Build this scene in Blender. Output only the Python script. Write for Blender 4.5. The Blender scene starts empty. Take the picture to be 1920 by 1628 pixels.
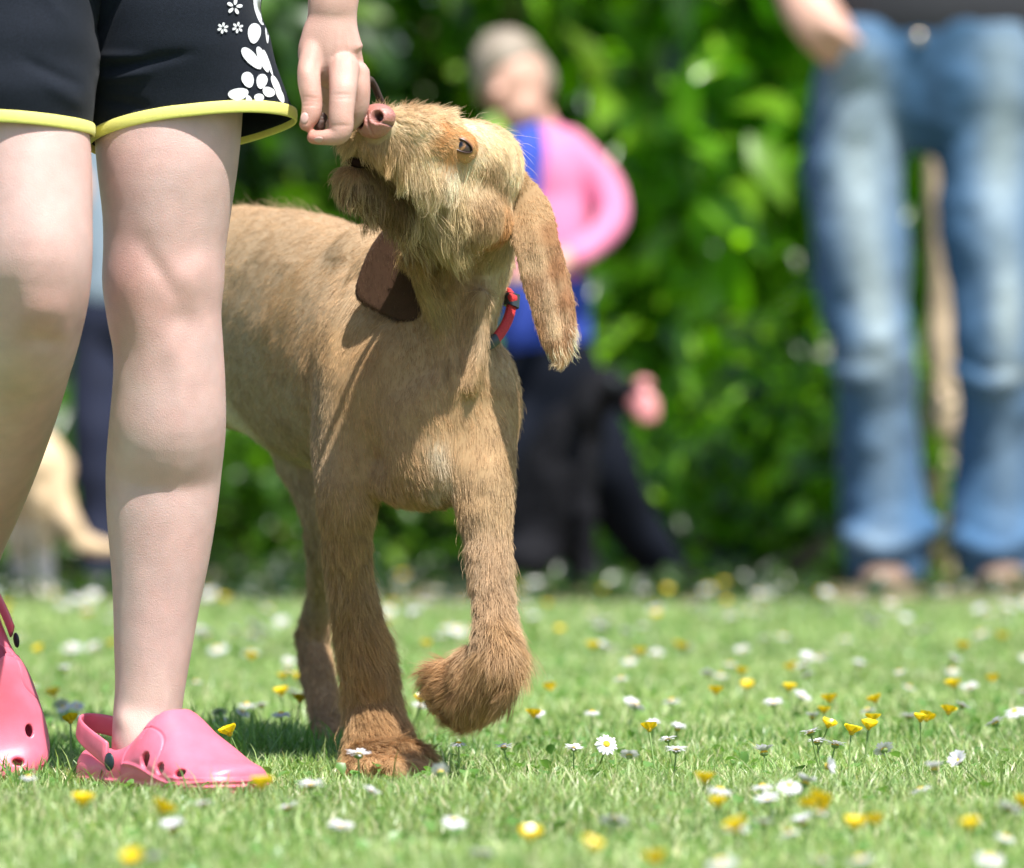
import bpy, bmesh, math, random
import numpy as np
from mathutils import Vector, Matrix, kdtree
from mathutils.bvhtree import BVHTree

SC = bpy.context.scene
COL = SC.collection
rnd = random.Random(7)
rng = np.random.default_rng(7)

# ------------------------------------------------------------------ camera, world, sun, exposure
FPX, CX, HY, CAMZ = 11000.0, 960.0, 763.0, 0.3214      # focal length in photo pixels, centre column, horizon row, camera height
cam_d = bpy.data.cameras.new('camera')
cam = bpy.data.objects.new('camera', cam_d); COL.objects.link(cam)
cam_d.sensor_width = 36.0; cam_d.lens = 36.0 * FPX / 1920.0
cam.location = (0, 0, CAMZ)
cam.rotation_euler = (math.radians(90) - math.atan((814 - HY) / FPX), 0, 0)
cam_d.clip_start = 0.1; cam_d.clip_end = 500
cam_d.dof.use_dof = True; cam_d.dof.focus_distance = 4.92; cam_d.dof.aperture_fstop = 5.8
SC.camera = cam

SUN_TO = Vector((0.27, -0.46, 1.0)).normalized()
world = bpy.data.worlds.new('World'); SC.world = world; world.use_nodes = True
nt = world.node_tree; nt.nodes.clear()
sky = nt.nodes.new('ShaderNodeTexSky'); sky.sky_type = 'NISHITA'; sky.sun_disc = False
sky.sun_elevation = math.asin(SUN_TO.z); sky.sun_rotation = math.atan2(SUN_TO.x, SUN_TO.y)
bgn = nt.nodes.new('ShaderNodeBackground'); bgn.inputs['Strength'].default_value = 0.11
wo = nt.nodes.new('ShaderNodeOutputWorld')
nt.links.new(sky.outputs[0], bgn.inputs[0]); nt.links.new(bgn.outputs[0], wo.inputs[0])
sun_d = bpy.data.lights.new('sun', 'SUN'); sun_d.energy = 4.85; sun_d.angle = math.radians(0.55); sun_d.color = (1.0, 0.965, 0.91)
sun = bpy.data.objects.new('sun', sun_d); COL.objects.link(sun)
sun.rotation_euler = SUN_TO.to_track_quat('Z', 'Y').to_euler()
SC.view_settings.view_transform = 'Standard'; SC.view_settings.look = 'None'
SC.view_settings.exposure = 0.80; SC.view_settings.gamma = 1.0
SC.render.engine = 'CYCLES'
SC.cycles.max_bounces = 7; SC.cycles.diffuse_bounces = 3; SC.cycles.glossy_bounces = 2
SC.cycles.transmission_bounces = 4; SC.cycles.transparent_max_bounces = 6
SC.cycles.use_denoising = True; SC.cycles.sample_clamp_indirect = 6
SC.cycles_curves.shape = 'RIBBONS'

# ------------------------------------------------------------------ helpers
def P(px, py, Y):
    return np.array(((px - CX) * Y / FPX, Y, CAMZ - (py - HY) * Y / FPX))

def S(px, Y):
    return px * Y / FPX

def unit(v):
    v = np.asarray(v, float)
    return v / (np.linalg.norm(v, axis=-1, keepdims=True) + 1e-12)

def catmull(A, sub):
    A = np.asarray(A, float); n = len(A); out = []
    for i in range(n - 1):
        p0 = A[max(i - 1, 0)]; p1 = A[i]; p2 = A[i + 1]; p3 = A[min(i + 2, n - 1)]
        for k in range(sub):
            t = k / sub
            out.append(0.5 * ((2 * p1) + (-p0 + p2) * t + (2 * p0 - 5 * p1 + 4 * p2 - p3) * t * t + (-p0 + 3 * p1 - 3 * p2 + p3) * t ** 3))
    out.append(A[-1])
    return np.array(out)

def tube_raw(C, RU, RV, ref=(0, 1, 0), k=20, cap=True, capk=3):
    """closed tube through centres C with elliptic sections; RU lies in the picture plane (perp to ref), RV along ref."""
    C = np.asarray(C, float); n = len(C); ref = np.asarray(ref, float)
    T = unit(np.gradient(C, axis=0)) if n > 1 else np.array([[0, 0, 1.0]])
    V = []; 
    U = unit(np.cross(T, ref)); W = unit(np.cross(U, T))
    for i in range(1, n):
        if np.dot(U[i], U[i - 1]) < 0: U[i] = -U[i]; W[i] = -W[i]
    rings = []
    def ring(c, u, w, a, b):
        th = np.linspace(0, 2 * math.pi, k, endpoint=False)
        return c + np.outer(np.cos(th) * a, u) + np.outer(np.sin(th) * b, w)
    if cap:
        r = min(RU[0], RV[0])
        for j in range(capk, 0, -1):
            a = j / (capk + 0.35) * math.pi / 2
            rings.append(ring(C[0] - T[0] * r * math.sin(a), U[0], W[0], RU[0] * math.cos(a), RV[0] * math.cos(a)))
    for i in range(n): rings.append(ring(C[i], U[i], W[i], RU[i], RV[i]))
    if cap:
        r = min(RU[-1], RV[-1])
        for j in range(1, capk + 1):
            a = j / (capk + 0.35) * math.pi / 2
            rings.append(ring(C[-1] + T[-1] * r * math.sin(a), U[-1], W[-1], RU[-1] * math.cos(a), RV[-1] * math.cos(a)))
    m = len(rings); verts = np.concatenate(rings); faces = []
    for i in range(m - 1):
        for j in range(k):
            j2 = (j + 1) % k
            faces.append((i * k + j, i * k + j2, (i + 1) * k + j2, (i + 1) * k + j))
    if cap:
        faces.append(tuple(range(k - 1, -1, -1))); faces.append(tuple(range((m - 1) * k, m * k)))
    return verts, faces

def loft(pts, ref=(0, 1, 0), k=20, sub=4, cap=True):
    """pts: (px, py, Y, ru_px[, rv_px])"""
    A = []
    for p in pts:
        c = P(*p[:3]); ru = S(p[3], p[2]); rv = S(p[4] if len(p) > 4 else p[3], p[2])
        A.append((*c, ru, rv))
    A = catmull(A, sub)
    return tube_raw(A[:, :3], np.maximum(A[:, 3], 1e-4), np.maximum(A[:, 4], 1e-4), ref, k, cap)

def ell(c, r, axes=None, nu=20, nv=12):
    """ellipsoid at world point c with radii r along the rows of axes"""
    if axes is None: axes = np.eye(3)
    axes = np.asarray(axes, float); V = []; F = []
    for i in range(1, nv):
        ph = math.pi * i / nv
        for j in range(nu):
            th = 2 * math.pi * j / nu
            V.append((math.sin(ph) * math.cos(th), math.sin(ph) * math.sin(th), math.cos(ph)))
    V.append((0, 0, 1)); V.append((0, 0, -1)); top = len(V) - 2; bot = top + 1
    V = np.array(V) * np.asarray(r) @ axes + np.asarray(c)
    for i in range(nv - 2):
        for j in range(nu):
            j2 = (j + 1) % nu
            F.append((i * nu + j, (i + 1) * nu + j, (i + 1) * nu + j2, i * nu + j2))
    for j in range(nu):
        j2 = (j + 1) % nu
        F.append((top, j, j2)); F.append((bot, (nv - 2) * nu + j2, (nv - 2) * nu + j))
    return V, F

def eb(px, py, Y, rx, rz, ry=None, rot=0):
    """ellipsoid by photo pixels; rot turns it in the picture plane (degrees, clockwise in the picture)"""
    a = math.radians(rot); ax = np.array(((math.cos(a), 0, -math.sin(a)), (0, 1, 0), (math.sin(a), 0, math.cos(a))))
    return ell(P(px, py, Y), (S(rx, Y), S(ry if ry else min(rx, rz), Y), S(rz, Y)), ax)

def join(parts):
    V = []; F = []; o = 0
    for v, f in parts:
        V.append(np.asarray(v, float)); F += [tuple(i + o for i in q) for q in f]; o += len(v)
    return np.concatenate(V), F

def mesh_of(name, v, f, smooth=True):
    me = bpy.data.meshes.new(name)
    me.from_pydata([tuple(x) for x in np.asarray(v).tolist()], [], f); me.update()
    if smooth: me.polygons.foreach_set('use_smooth', [True] * len(me.polygons))
    return me

def evaluated(me, mods):
    o = bpy.data.objects.new('tmp', me); COL.objects.link(o)
    for typ, props in mods:
        m = o.modifiers.new(typ, typ)
        for kk, vv in props.items(): setattr(m, kk, vv)
    dg = bpy.context.evaluated_depsgraph_get(); dg.update()
    r = bpy.data.meshes.new_from_object(o.evaluated_get(dg), depsgraph=dg)
    bpy.data.objects.remove(o)
    r.polygons.foreach_set('use_smooth', [True] * len(r.polygons))
    return r

def fuse(name, parts, voxel, smooth=6, extra=()):
    v, f = join(parts)
    me = mesh_of(name, v, f)
    mods = [('REMESH', dict(mode='VOXEL', voxel_size=voxel)), ('SMOOTH', dict(factor=0.5, iterations=smooth))]
    r = evaluated(me, mods + list(extra)); r.name = name
    return r

def verts_of(me):
    a = np.empty(len(me.vertices) * 3); me.vertices.foreach_get('co', a); return a.reshape(-1, 3)

def normals_of(me):
    a = np.empty(len(me.vertices) * 3); me.vertex_normals.foreach_get('vector', a); return a.reshape(-1, 3)

def set_verts(me, a):
    me.vertices.foreach_set('co', np.asarray(a).ravel()); me.update()

def add_col(me, c):
    a = me.color_attributes.new('col', 'FLOAT_COLOR', 'POINT')
    d = np.ones((len(me.vertices), 4)); d[:, :3] = c; a.data.foreach_set('color', d.ravel())

def link(name, me, mat, parent=None):
    o = bpy.data.objects.new(name, me); COL.objects.link(o)
    if mat is not None:
        me.materials.clear()
        for m in (mat if isinstance(mat, (list, tuple)) else [mat]): me.materials.append(m)
    if parent is not None:
        o.parent = parent; o.matrix_parent_inverse = parent.matrix_world.inverted()
    return o

def tag(o, label=None, cat=None, group=None, kind=None):
    if label: o['label'] = label
    if cat: o['category'] = cat
    if group: o['group'] = group
    if kind: o['kind'] = kind
    return o

def empty(name, loc, label=None, cat=None, group=None):
    o = bpy.data.objects.new(name, None); COL.objects.link(o); o.location = tuple(loc)
    o.empty_display_size = 0.05
    o.matrix_world = Matrix.Translation(tuple(loc))
    return tag(o, label, cat, group)

def hashn(ix, iy, iz, s):
    h = (ix.astype(np.int64) * 73856093) ^ (iy.astype(np.int64) * 19349663) ^ (iz.astype(np.int64) * 83492791) ^ (s * 2654435761)
    h = (h ^ (h >> 13)) * 1274126177; h = h ^ (h >> 16)
    return (h & 0xFFFFFF) / float(0xFFFFFF)

def vnoise(p, freq, s=0):
    q = np.asarray(p) * freq; i = np.floor(q); f = q - i; f = f * f * (3 - 2 * f); i = i.astype(np.int64)
    out = 0
    for dx in (0, 1):
        for dy in (0, 1):
            for dz in (0, 1):
                w = (f[:, 0] if dx else 1 - f[:, 0]) * (f[:, 1] if dy else 1 - f[:, 1]) * (f[:, 2] if dz else 1 - f[:, 2])
                out = out + w * hashn(i[:, 0] + dx, i[:, 1] + dy, i[:, 2] + dz, s)
    return out * 2 - 1

def displace(me, amp, freq, s=0, oct=2, mask=None):
    v = verts_of(me); n = normals_of(me); d = 0
    for o in range(oct): d = d + vnoise(v, freq * 2 ** o, s + o) / 2 ** o
    if mask is not None: d = d * mask(v)
    set_verts(me, v + n * (d * amp)[:, None])

def recalc(me):
    b = bmesh.new(); b.from_mesh(me); bmesh.ops.recalc_face_normals(b, faces=b.faces); b.to_mesh(me); b.free(); me.update()

def relax(me, it, mask):
    e = np.empty(len(me.edges) * 2, np.int64); me.edges.foreach_get('vertices', e); e = e.reshape(-1, 2)
    v = verts_of(me); n = len(v); deg = np.bincount(e.ravel(), minlength=n).astype(float)[:, None]; m = mask(v)[:, None] * 0.6
    for _ in range(it):
        s = np.zeros_like(v)
        for k in range(3): s[:, k] = np.bincount(e[:, 0], v[e[:, 1], k], n) + np.bincount(e[:, 1], v[e[:, 0], k], n)
        v = v + (s / deg - v) * m
    set_verts(me, v)

def bumps(me, items):
    """soft swellings and hollows on the side that faces the camera: (px, py, rx, ry, mm, rot)"""
    v = verts_of(me); n = normals_of(me); x = CX + v[:, 0] * FPX / v[:, 1]; y = HY - (v[:, 2] - CAMZ) * FPX / v[:, 1]; d = np.zeros(len(v))
    for (x0, y0, rx, ry, mm, rot) in items:
        a = math.radians(rot); dx = (x - x0) * math.cos(a) + (y - y0) * math.sin(a); dy = -(x - x0) * math.sin(a) + (y - y0) * math.cos(a)
        d += mm / 1000 * np.exp(-((dx / rx) ** 2 + (dy / ry) ** 2))
    set_verts(me, v + n * (d * np.clip(-n[:, 1] * 1.5, 0, 1))[:, None])

def sstep(a, b, x):
    t = np.clip((x - a) / (b - a), 0, 1); return t * t * (3 - 2 * t)

def bvh_of(me):
    me.calc_loop_triangles()
    return BVHTree.FromPolygons([v.co.copy() for v in me.vertices], [tuple(t.vertices) for t in me.loop_triangles])

CAMP = Vector((0, 0, CAMZ))
def ray(bvh, px, py):
    d = Vector(P(px, py, 5.0)) - CAMP; d.normalize()
    h = bvh.ray_cast(CAMP, d)
    return (np.array(h[0]), np.array(h[1])) if h[0] is not None else (None, None)

# ------------------------------------------------------------------ materials
def mat(name, color=(0.5, 0.5, 0.5), rough=0.6, attr=None, noise=0.0, nscale=40, bump=0.0, bscale=200, sss=0.0, sss_r=(0.01, 0.004, 0.002),
        spec=0.5, sheen=0.0, coat=0.0, translucent=0.0, tcol=None, metallic=0.0, stretch=None):
    m = bpy.data.materials.new(name); m.use_nodes = True; N = m.node_tree.nodes; L = m.node_tree.links
    b = N['Principled BSDF']; b.inputs['Roughness'].default_value = rough; b.inputs['Specular IOR Level'].default_value = spec
    b.inputs['Base Color'].default_value = (*color, 1); b.inputs['Metallic'].default_value = metallic
    b.inputs['Sheen Weight'].default_value = sheen; b.inputs['Coat Weight'].default_value = coat
    src = None
    if attr:
        a = N.new('ShaderNodeAttribute'); a.attribute_name = attr; src = a.outputs['Color']
    tc = N.new('ShaderNodeNewGeometry')
    vec = tc.outputs['Position']
    if stretch:
        mp = N.new('ShaderNodeMapping'); mp.inputs['Scale'].default_value = stretch; L.new(vec, mp.inputs[0]); vec = mp.outputs[0]
    if noise > 0:
        n = N.new('ShaderNodeTexNoise'); n.inputs['Scale'].default_value = nscale; n.inputs['Detail'].default_value = 5; L.new(vec, n.inputs['Vector'])
        mr = N.new('ShaderNodeMapRange'); mr.inputs['From Min'].default_value = 0.25; mr.inputs['From Max'].default_value = 0.75
        mr.inputs['To Min'].default_value = 1 - noise; mr.inputs['To Max'].default_value = 1 + noise; L.new(n.outputs['Fac'], mr.inputs['Value'])
        mx = N.new('ShaderNodeVectorMath'); mx.operation = 'SCALE'
        if src is not None: L.new(src, mx.inputs[0])
        else: mx.inputs[0].default_value = color
        L.new(mr.outputs[0], mx.inputs['Scale']); src = mx.outputs[0]
    if src is not None: L.new(src, b.inputs['Base Color'])
    if bump > 0:
        n2 = N.new('ShaderNodeTexNoise'); n2.inputs['Scale'].default_value = bscale; n2.inputs['Detail'].default_value = 4; L.new(vec, n2.inputs['Vector'])
        bp = N.new('ShaderNodeBump'); bp.inputs['Strength'].default_value = bump; bp.inputs['Distance'].default_value = 0.001
        L.new(n2.outputs['Fac'], bp.inputs['Height']); L.new(bp.outputs[0], b.inputs['Normal'])
    if sss > 0:
        b.inputs['Subsurface Weight'].default_value = sss; b.inputs['Subsurface Radius'].default_value = sss_r; b.inputs['Subsurface Scale'].default_value = 1.0
    if translucent > 0:
        t = N.new('ShaderNodeBsdfTranslucent'); mix = N.new('ShaderNodeMixShader'); mix.inputs[0].default_value = translucent
        if src is not None:
            if tcol:
                vm = N.new('ShaderNodeVectorMath'); vm.operation = 'MULTIPLY'; vm.inputs[1].default_value = tcol; L.new(src, vm.inputs[0]); L.new(vm.outputs[0], t.inputs[0])
            else: L.new(src, t.inputs[0])
        else: t.inputs[0].default_value = (*(tcol or color), 1)
        L.new(b.outputs[0], mix.inputs[1]); L.new(t.outputs[0], mix.inputs[2]); L.new(mix.outputs[0], N['Material Output'].inputs[0])
    return m

M_skin = mat('skin', attr='col', rough=0.50, noise=0.09, nscale=55, bump=0.5, bscale=1100, sss=0.22, sss_r=(0.010, 0.0035, 0.002), spec=0.4)
M_skin2 = mat('skin_far', (0.62, 0.36, 0.27), rough=0.5, noise=0.08, nscale=12)
M_coat = mat('dog_skin', attr='col', rough=0.8, spec=0.2, noise=0.12, nscale=120)
M_black_cloth = mat('black_jersey', (0.009, 0.012, 0.019), rough=0.85, noise=0.25, nscale=600, bump=0.5, bscale=1500, sheen=0.04, spec=0.15)
M_yellow = mat('yellow_binding', (0.85, 0.79, 0.20), rough=0.7, noise=0.05, nscale=200, bump=0.4, bscale=1200, sheen=0.1)
M_white_print = mat('white_print', (0.82, 0.83, 0.85), rough=0.55)
M_pink = mat('pink_foam', (0.78, 0.165, 0.24), rough=0.36, noise=0.10, nscale=60, bump=0.15, bscale=1400, sss=0.2, sss_r=(0.006, 0.002, 0.002), spec=0.5)
M_rivet = mat('rivet', (0.02, 0.035, 0.04), rough=0.4)
M_nose = mat('nose_leather', attr='col', rough=0.3, bump=0.9, bscale=700, sss=0.15, sss_r=(0.004, 0.002, 0.001), spec=0.6, coat=0.35)
M_eye = mat('eye', attr='col', rough=0.05, spec=0.55)
M_lid = mat('eyelid', attr='col', rough=0.35)
M_red = mat('red_webbing', (0.60, 0.03, 0.035), rough=0.7, bump=1.0, bscale=900, noise=0.35, nscale=900)
M_blkpl = mat('black_plastic', (0.03, 0.04, 0.045), rough=0.35)
M_cord = mat('brown_cord', (0.055, 0.03, 0.02), rough=0.7, bump=1.0, bscale=1200, noise=0.4, nscale=900)
M_treat = mat('treat', (0.05, 0.02, 0.012), rough=0.6, bump=1.0, bscale=300)
M_nail = mat('nail', (0.58, 0.35, 0.31), rough=0.3, spec=0.5, coat=0.3)

def hair_mat(name, rough=0.42, root=0.72, spec=0.35, transl=0.22):
    m = bpy.data.materials.new(name); m.use_nodes = True; N = m.node_tree.nodes; L = m.node_tree.links
    b = N['Principled BSDF']; b.inputs['Roughness'].default_value = rough; b.inputs['Specular IOR Level'].default_value = spec
    a = N.new('ShaderNodeAttribute'); a.attribute_name = 'col'
    hi = N.new('ShaderNodeHairInfo')
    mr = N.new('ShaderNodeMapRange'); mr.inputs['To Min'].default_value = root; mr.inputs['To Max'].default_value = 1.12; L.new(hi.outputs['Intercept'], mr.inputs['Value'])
    s = N.new('ShaderNodeVectorMath'); s.operation = 'SCALE'; L.new(a.outputs['Color'], s.inputs[0]); L.new(mr.outputs[0], s.inputs['Scale'])
    L.new(s.outputs[0], b.inputs['Base Color'])
    t = N.new('ShaderNodeBsdfTranslucent'); L.new(s.outputs[0], t.inputs[0])
    mix = N.new('ShaderNodeMixShader'); mix.inputs[0].default_value = transl
    L.new(b.outputs[0], mix.inputs[1]); L.new(t.outputs[0], mix.inputs[2]); L.new(mix.outputs[0], N['Material Output'].inputs[0])
    return m
M_hair = hair_mat('dog_hair')

# ------------------------------------------------------------------ fur
def curves_obj(name, pts, rad, col, material, parent):
    """pts (N,K,3), rad (N,K), col (N,3)"""
    N, K = pts.shape[:2]
    cu = bpy.data.hair_curves.new(name); cu.add_curves([K] * N)
    cu.attributes['position'].data.foreach_set('vector', pts.astype(np.float32).ravel())
    ra = cu.attributes.get('radius') or cu.attributes.new('radius', 'FLOAT', 'POINT')
    ra.data.foreach_set('value', rad.astype(np.float32).ravel())
    ca = cu.attributes.new('col', 'FLOAT_COLOR', 'CURVE')
    c4 = np.ones((N, 4), np.float32); c4[:, :3] = col; ca.data.foreach_set('color', c4.ravel())
    cu.materials.append(material)
    o = bpy.data.objects.new(name, cu); COL.objects.link(o)
    if parent is not None: o.parent = parent; o.matrix_parent_inverse = parent.matrix_world.inverted()
    return o

def sample_surface(me, count, r, mask=None, back=0.35):
    me.calc_loop_triangles(); T = len(me.loop_triangles)
    tv = np.empty(T * 3, np.int64); me.loop_triangles.foreach_get('vertices', tv); tv = tv.reshape(-1, 3)
    v = verts_of(me); n = normals_of(me); a, b, c = v[tv[:, 0]], v[tv[:, 1]], v[tv[:, 2]]
    cr = np.cross(b - a, c - a); area = np.linalg.norm(cr, axis=1) / 2; cen = (a + b + c) / 3; fn = unit(cr)
    facing = (fn * unit(np.array((0, 0, CAMZ)) - cen)).sum(1)
    w = area * np.where(facing > -0.25, 1.0, back)
    if mask is not None: w = w * mask(cen)
    idx = r.choice(T, count, p=w / w.sum())
    u = r.random(count); s = r.random(count); fl = u + s > 1; u[fl] = 1 - u[fl]; s[fl] = 1 - s[fl]
    p = a[idx] + (b - a)[idx] * u[:, None] + (c - a)[idx] * s[:, None]
    nn = n[tv[idx, 0]] * (1 - u - s)[:, None] + n[tv[idx, 1]] * u[:, None] + n[tv[idx, 2]] * s[:, None]
    return p, unit(nn)

class Guides:
    def __init__(s): s.r = []
    def add(s, pos, d, L, lift, col, power=1.0): s.r.append((*pos, *unit(d), L, lift, *col, power))
    def px(s, bvh, px, py, dx, dy, L, lift, col, dY=0.0, power=1.0):
        h, _ = ray(bvh, px, py)
        if h is None: return
        s.add(h, (dx, dY, -dy), L / 1000.0, lift, col, power)
    def ev(s, p):
        G = np.array(s.r); out = []
        for i in range(0, len(p), 20000):
            q = p[i:i + 20000]; D = ((q[:, None, :] - G[None, :, :3]) ** 2).sum(2)
            w = G[None, :, 11] / (D + 4e-5) ** 2.0; w /= w.sum(1, keepdims=True)
            out.append(w @ G[:, 3:11])
        return np.concatenate(out)

def fur(name, me, guides, count, parent, seed=1, K=5, rad=0.00013, mask=None, clump=0.45, cn=14, wild=0.25, grav=0.0, lenmul=1.0, fly=0.03, material=None, back=0.35, curl=0.0, tipdark=None):
    r = np.random.default_rng(seed)
    p, n = sample_surface(me, count, r, mask, back)
    E = guides.ev(p); flow = E[:, :3]; L = E[:, 3] * lenmul; lift = E[:, 4]; col = E[:, 5:8]
    nz = np.stack([vnoise(p, 45, 11 + k) for k in range(3)], 1) * wild + np.stack([vnoise(p, 160, 21 + k) for k in range(3)], 1) * wild * 0.8
    flow = flow + nz
    flow = flow - n * (flow * n).sum(1, keepdims=True); flow = unit(flow)
    flow = unit(flow + r.normal(0, 0.12, flow.shape))
    L = L * r.uniform(0.55, 1.15, count) * (1 + 0.25 * vnoise(p, 80, 5))
    lf = np.clip(lift + r.normal(0, 0.05, count), 0.03, 1.5)
    fl = r.random(count) < fly; lf[fl] += r.uniform(0.2, 0.7, fl.sum()); L[fl] *= r.uniform(1.0, 1.5, fl.sum())
    d0 = unit(flow + n * lf[:, None] * 1.6)
    s = np.linspace(0, 1, K)[None, :, None]
    d1 = unit(flow + n * (lf * 0.25)[:, None] + np.array((0, 0, -1.0)) * grav)
    pts = p[:, None, :] - n[:, None, :] * 0.0007 + L[:, None, None] * (s * (1 - 0.5 * s) * d0[:, None, :] + 0.5 * s * s * d1[:, None, :])
    if curl > 0:
        ph = r.uniform(0, 6.28, count)[:, None, None]; side = unit(np.cross(d0, n))[:, None, :]
        pts = pts + side * np.sin(s * 5 + ph) * s * (L * curl)[:, None, None]
    # clumping towards the nearest clump leader
    nc = max(10, count // cn); lead = r.choice(count, nc, replace=False)
    kd = kdtree.KDTree(nc)
    for i, j in enumerate(lead): kd.insert(p[j], i)
    kd.balance()
    near = np.fromiter((kd.find(q)[1] for q in p), np.int64, count)
    lp = pts[lead[near]]
    cf = clump * r.uniform(0.5, 1.2, count)
    pts = pts + (lp - pts) * (cf[:, None, None] * s ** 1.4)
    col = col * (1 + .13 * vnoise(p, 22, 41) + .10 * vnoise(p, 60, 42))[:, None]
    cv = r.uniform(0.84, 1.14, nc)[near] * r.uniform(0.82, 1.16, count)
    col = col * cv[:, None]
    pale = r.random(count) < 0.12; col[pale] = col[pale] * 1.28 + np.array((.05, .04, .025))
    if tipdark is not None:
        col = tipdark(p, col, r)
    radk = rad * np.linspace(1, 0, K)[None, :] ** 0.6 * r.uniform(0.7, 1.3, count)[:, None] + 0.00002
    return curves_obj(name, pts, radk, np.clip(col, 0, 1), material or M_hair, parent)
# ------------------------------------------------------------------ the dog
TAN = (0.56, 0.360, 0.185); PALE = (0.63, 0.440, 0.265); GREYT = (0.53, 0.375, 0.225); RUST = (0.52, 0.315, 0.150); PAW = (0.52, 0.300, 0.140)
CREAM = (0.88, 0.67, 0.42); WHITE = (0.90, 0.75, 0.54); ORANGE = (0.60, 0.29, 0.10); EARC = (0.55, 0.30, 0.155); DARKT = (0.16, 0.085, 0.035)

def build_dog():
    root = empty('dog', P(700, 1455, 5.1) * np.array((1, 1, 0)),
                 'golden tan puppy in a red collar, one front paw lifted, nose raised to the hand', 'dog')
    trunk = loft([(812, 790, 5.03, 110, 120), (790, 755, 5.06, 150, 185), (715, 690, 5.15, 165, 222), (600, 640, 5.30, 165, 235), (500, 603, 5.42, 155, 215),
                  (400, 590, 5.55, 148, 200), (330, 600, 5.64, 120, 165)], ref=(0, 0, 1), k=32)
    shoulders = [
        eb(672, 700, 5.075, 90, 180, 86, 6), eb(908, 755, 5.035, 70, 145, 82, -6), eb(918, 850, 5.02, 52, 90, 62), eb(812, 850, 5.01, 84, 100, 66),
        eb(650, 820, 5.07, 72, 140, 75), eb(770, 560, 5.10, 125, 130, 110, 20), eb(700, 500, 5.16, 95, 85, 100),
        eb(795, 900, 5.04, 105, 55, 80)]
    neck = loft([(895, 390, 4.99, 72, 80), (872, 470, 5.03, 88, 76), (862, 540, 5.035, 84, 82), (870, 600, 5.035, 68, 80), (872, 660, 5.03, 50, 70), (862, 740, 5.02, 60, 70)], k=26)
    neckb = loft([(920, 370, 5.03, 60, 60), (880, 470, 5.08, 85, 80), (820, 570, 5.12, 120, 90), (780, 660, 5.12, 140, 90)], k=26)
    throat_l = loft([(775, 470, 5.0, 22, 30), (802, 560, 5.0, 16, 28), (836, 640, 5.0, 14, 28), (845, 740, 4.985, 16, 26)], k=14)
    throat_r = loft([(905, 560, 4.99, 22, 28), (900, 640, 4.99, 20, 26), (885, 730, 4.98, 18, 24)], k=14)
    stand = loft([(665, 830, 5.07, 76, 80), (652, 930, 5.06, 60, 70), (650, 1010, 5.07, 46, 58), (656, 1080, 5.08, 42, 52), (670, 1160, 5.09, 42, 50), (686, 1240, 5.10, 47, 53),
                  (697, 1310, 5.11, 50, 56), (706, 1370, 5.10, 56, 62), (716, 1425, 5.08, 72, 66)], k=22)
    spaw = [eb(728, 1424, 5.05, 80, 38, 95), eb(700, 1440, 5.0, 24, 22, 45), eb(738, 1441, 4.99, 25, 22, 48), eb(775, 1443, 5.01, 25, 19, 45, 12), eb(668, 1440, 5.03, 22, 20, 40)]
    raised = loft([(905, 800, 5.03, 66, 75), (902, 890, 5.01, 66, 72), (910, 960, 4.99, 52, 60), (916, 1030, 4.975, 44, 50), (922, 1100, 4.96, 38, 44), (928, 1160, 4.94, 40, 44),
                   (932, 1205, 4.925, 44, 48)], k=22)
    rpaw = loft([(930, 1190, 4.93, 42, 46), (935, 1240, 4.92, 44, 46), (915, 1290, 4.93, 44, 44), (880, 1318, 4.95, 40, 42), (850, 1305, 4.965, 40, 40), (830, 1280, 4.975, 32, 34)], k=20)
    rpaw2 = [eb(893, 1266, 4.945, 46, 58, 44), eb(856, 1284, 4.955, 42, 44, 38), eb(950, 1235, 4.915, 22, 34, 24)]
    hind = loft([(500, 650, 5.44, 90, 110), (545, 800, 5.41, 62, 90), (585, 930, 5.37, 34, 62), (600, 1030, 5.38, 27, 42), (600, 1110, 5.43, 24, 36), (588, 1190, 5.47, 28, 42), (590, 1225, 5.46, 28, 40), (602, 1290, 5.42, 28, 34),
                 (616, 1370, 5.38, 30, 36), (628, 1415, 5.33, 34, 45)], k=20)
    hpaw = [eb(632, 1422, 5.29, 40, 20, 75)]
    hind2 = loft([(360, 650, 5.62, 95, 110), (340, 800, 5.60, 70, 90), (320, 930, 5.55, 34, 52), (300, 1050, 5.62, 26, 36), (298, 1200, 5.72, 28, 34), (300, 1360, 5.68, 30, 34)], k=18)
    h2paw = [eb(300, 1376, 5.62, 38, 18, 70)]
    tail = loft([(330, 520, 5.70, 26), (300, 470, 5.76, 20), (290, 420, 5.80, 14)], k=12)
    head = [eb(893, 318, 4.97, 92, 92, 92), eb(838, 262, 4.925, 46, 40, 50, 20), eb(872, 402, 4.932, 76, 68, 66), eb(918, 412, 4.965, 46, 54, 60),
            loft([(880, 305, 4.94, 78), (820, 270, 4.905, 56, 58), (768, 252, 4.875, 46, 48), (722, 239, 4.857, 37, 40), (700, 234, 4.853, 33, 34)], k=22),
            loft([(845, 364, 4.925, 54), (785, 326, 4.89, 43), (740, 292, 4.868, 35), (705, 268, 4.856, 30, 36)], k=20),
            loft([(880, 430, 4.955, 46), (800, 416, 4.94, 38), (740, 390, 4.912, 34), (694, 360, 4.887, 27, 30), (664, 334, 4.873, 21, 24), (654, 318, 4.868, 14, 16)], k=18), eb(650, 338, 4.874, 23, 32, 24), eb(712, 332, 4.893, 34, 30, 26, 45), eb(684, 312, 4.884, 26, 18, 22, 20), eb(668, 268, 4.872, 34, 24, 28, 20), eb(866, 284, 4.935, 46, 42, 44)]
    body = fuse('body', [trunk, neck, neckb, throat_l, throat_r, stand, raised, rpaw, hind, hind2, tail] + shoulders + rpaw2 + spaw + hpaw + h2paw + head, 0.0026, 7)
    relax(body, 20, lambda v: sstep(CAMZ + .115, CAMZ + .09, v[:, 2]) * (v[:, 2] > .13))
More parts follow.
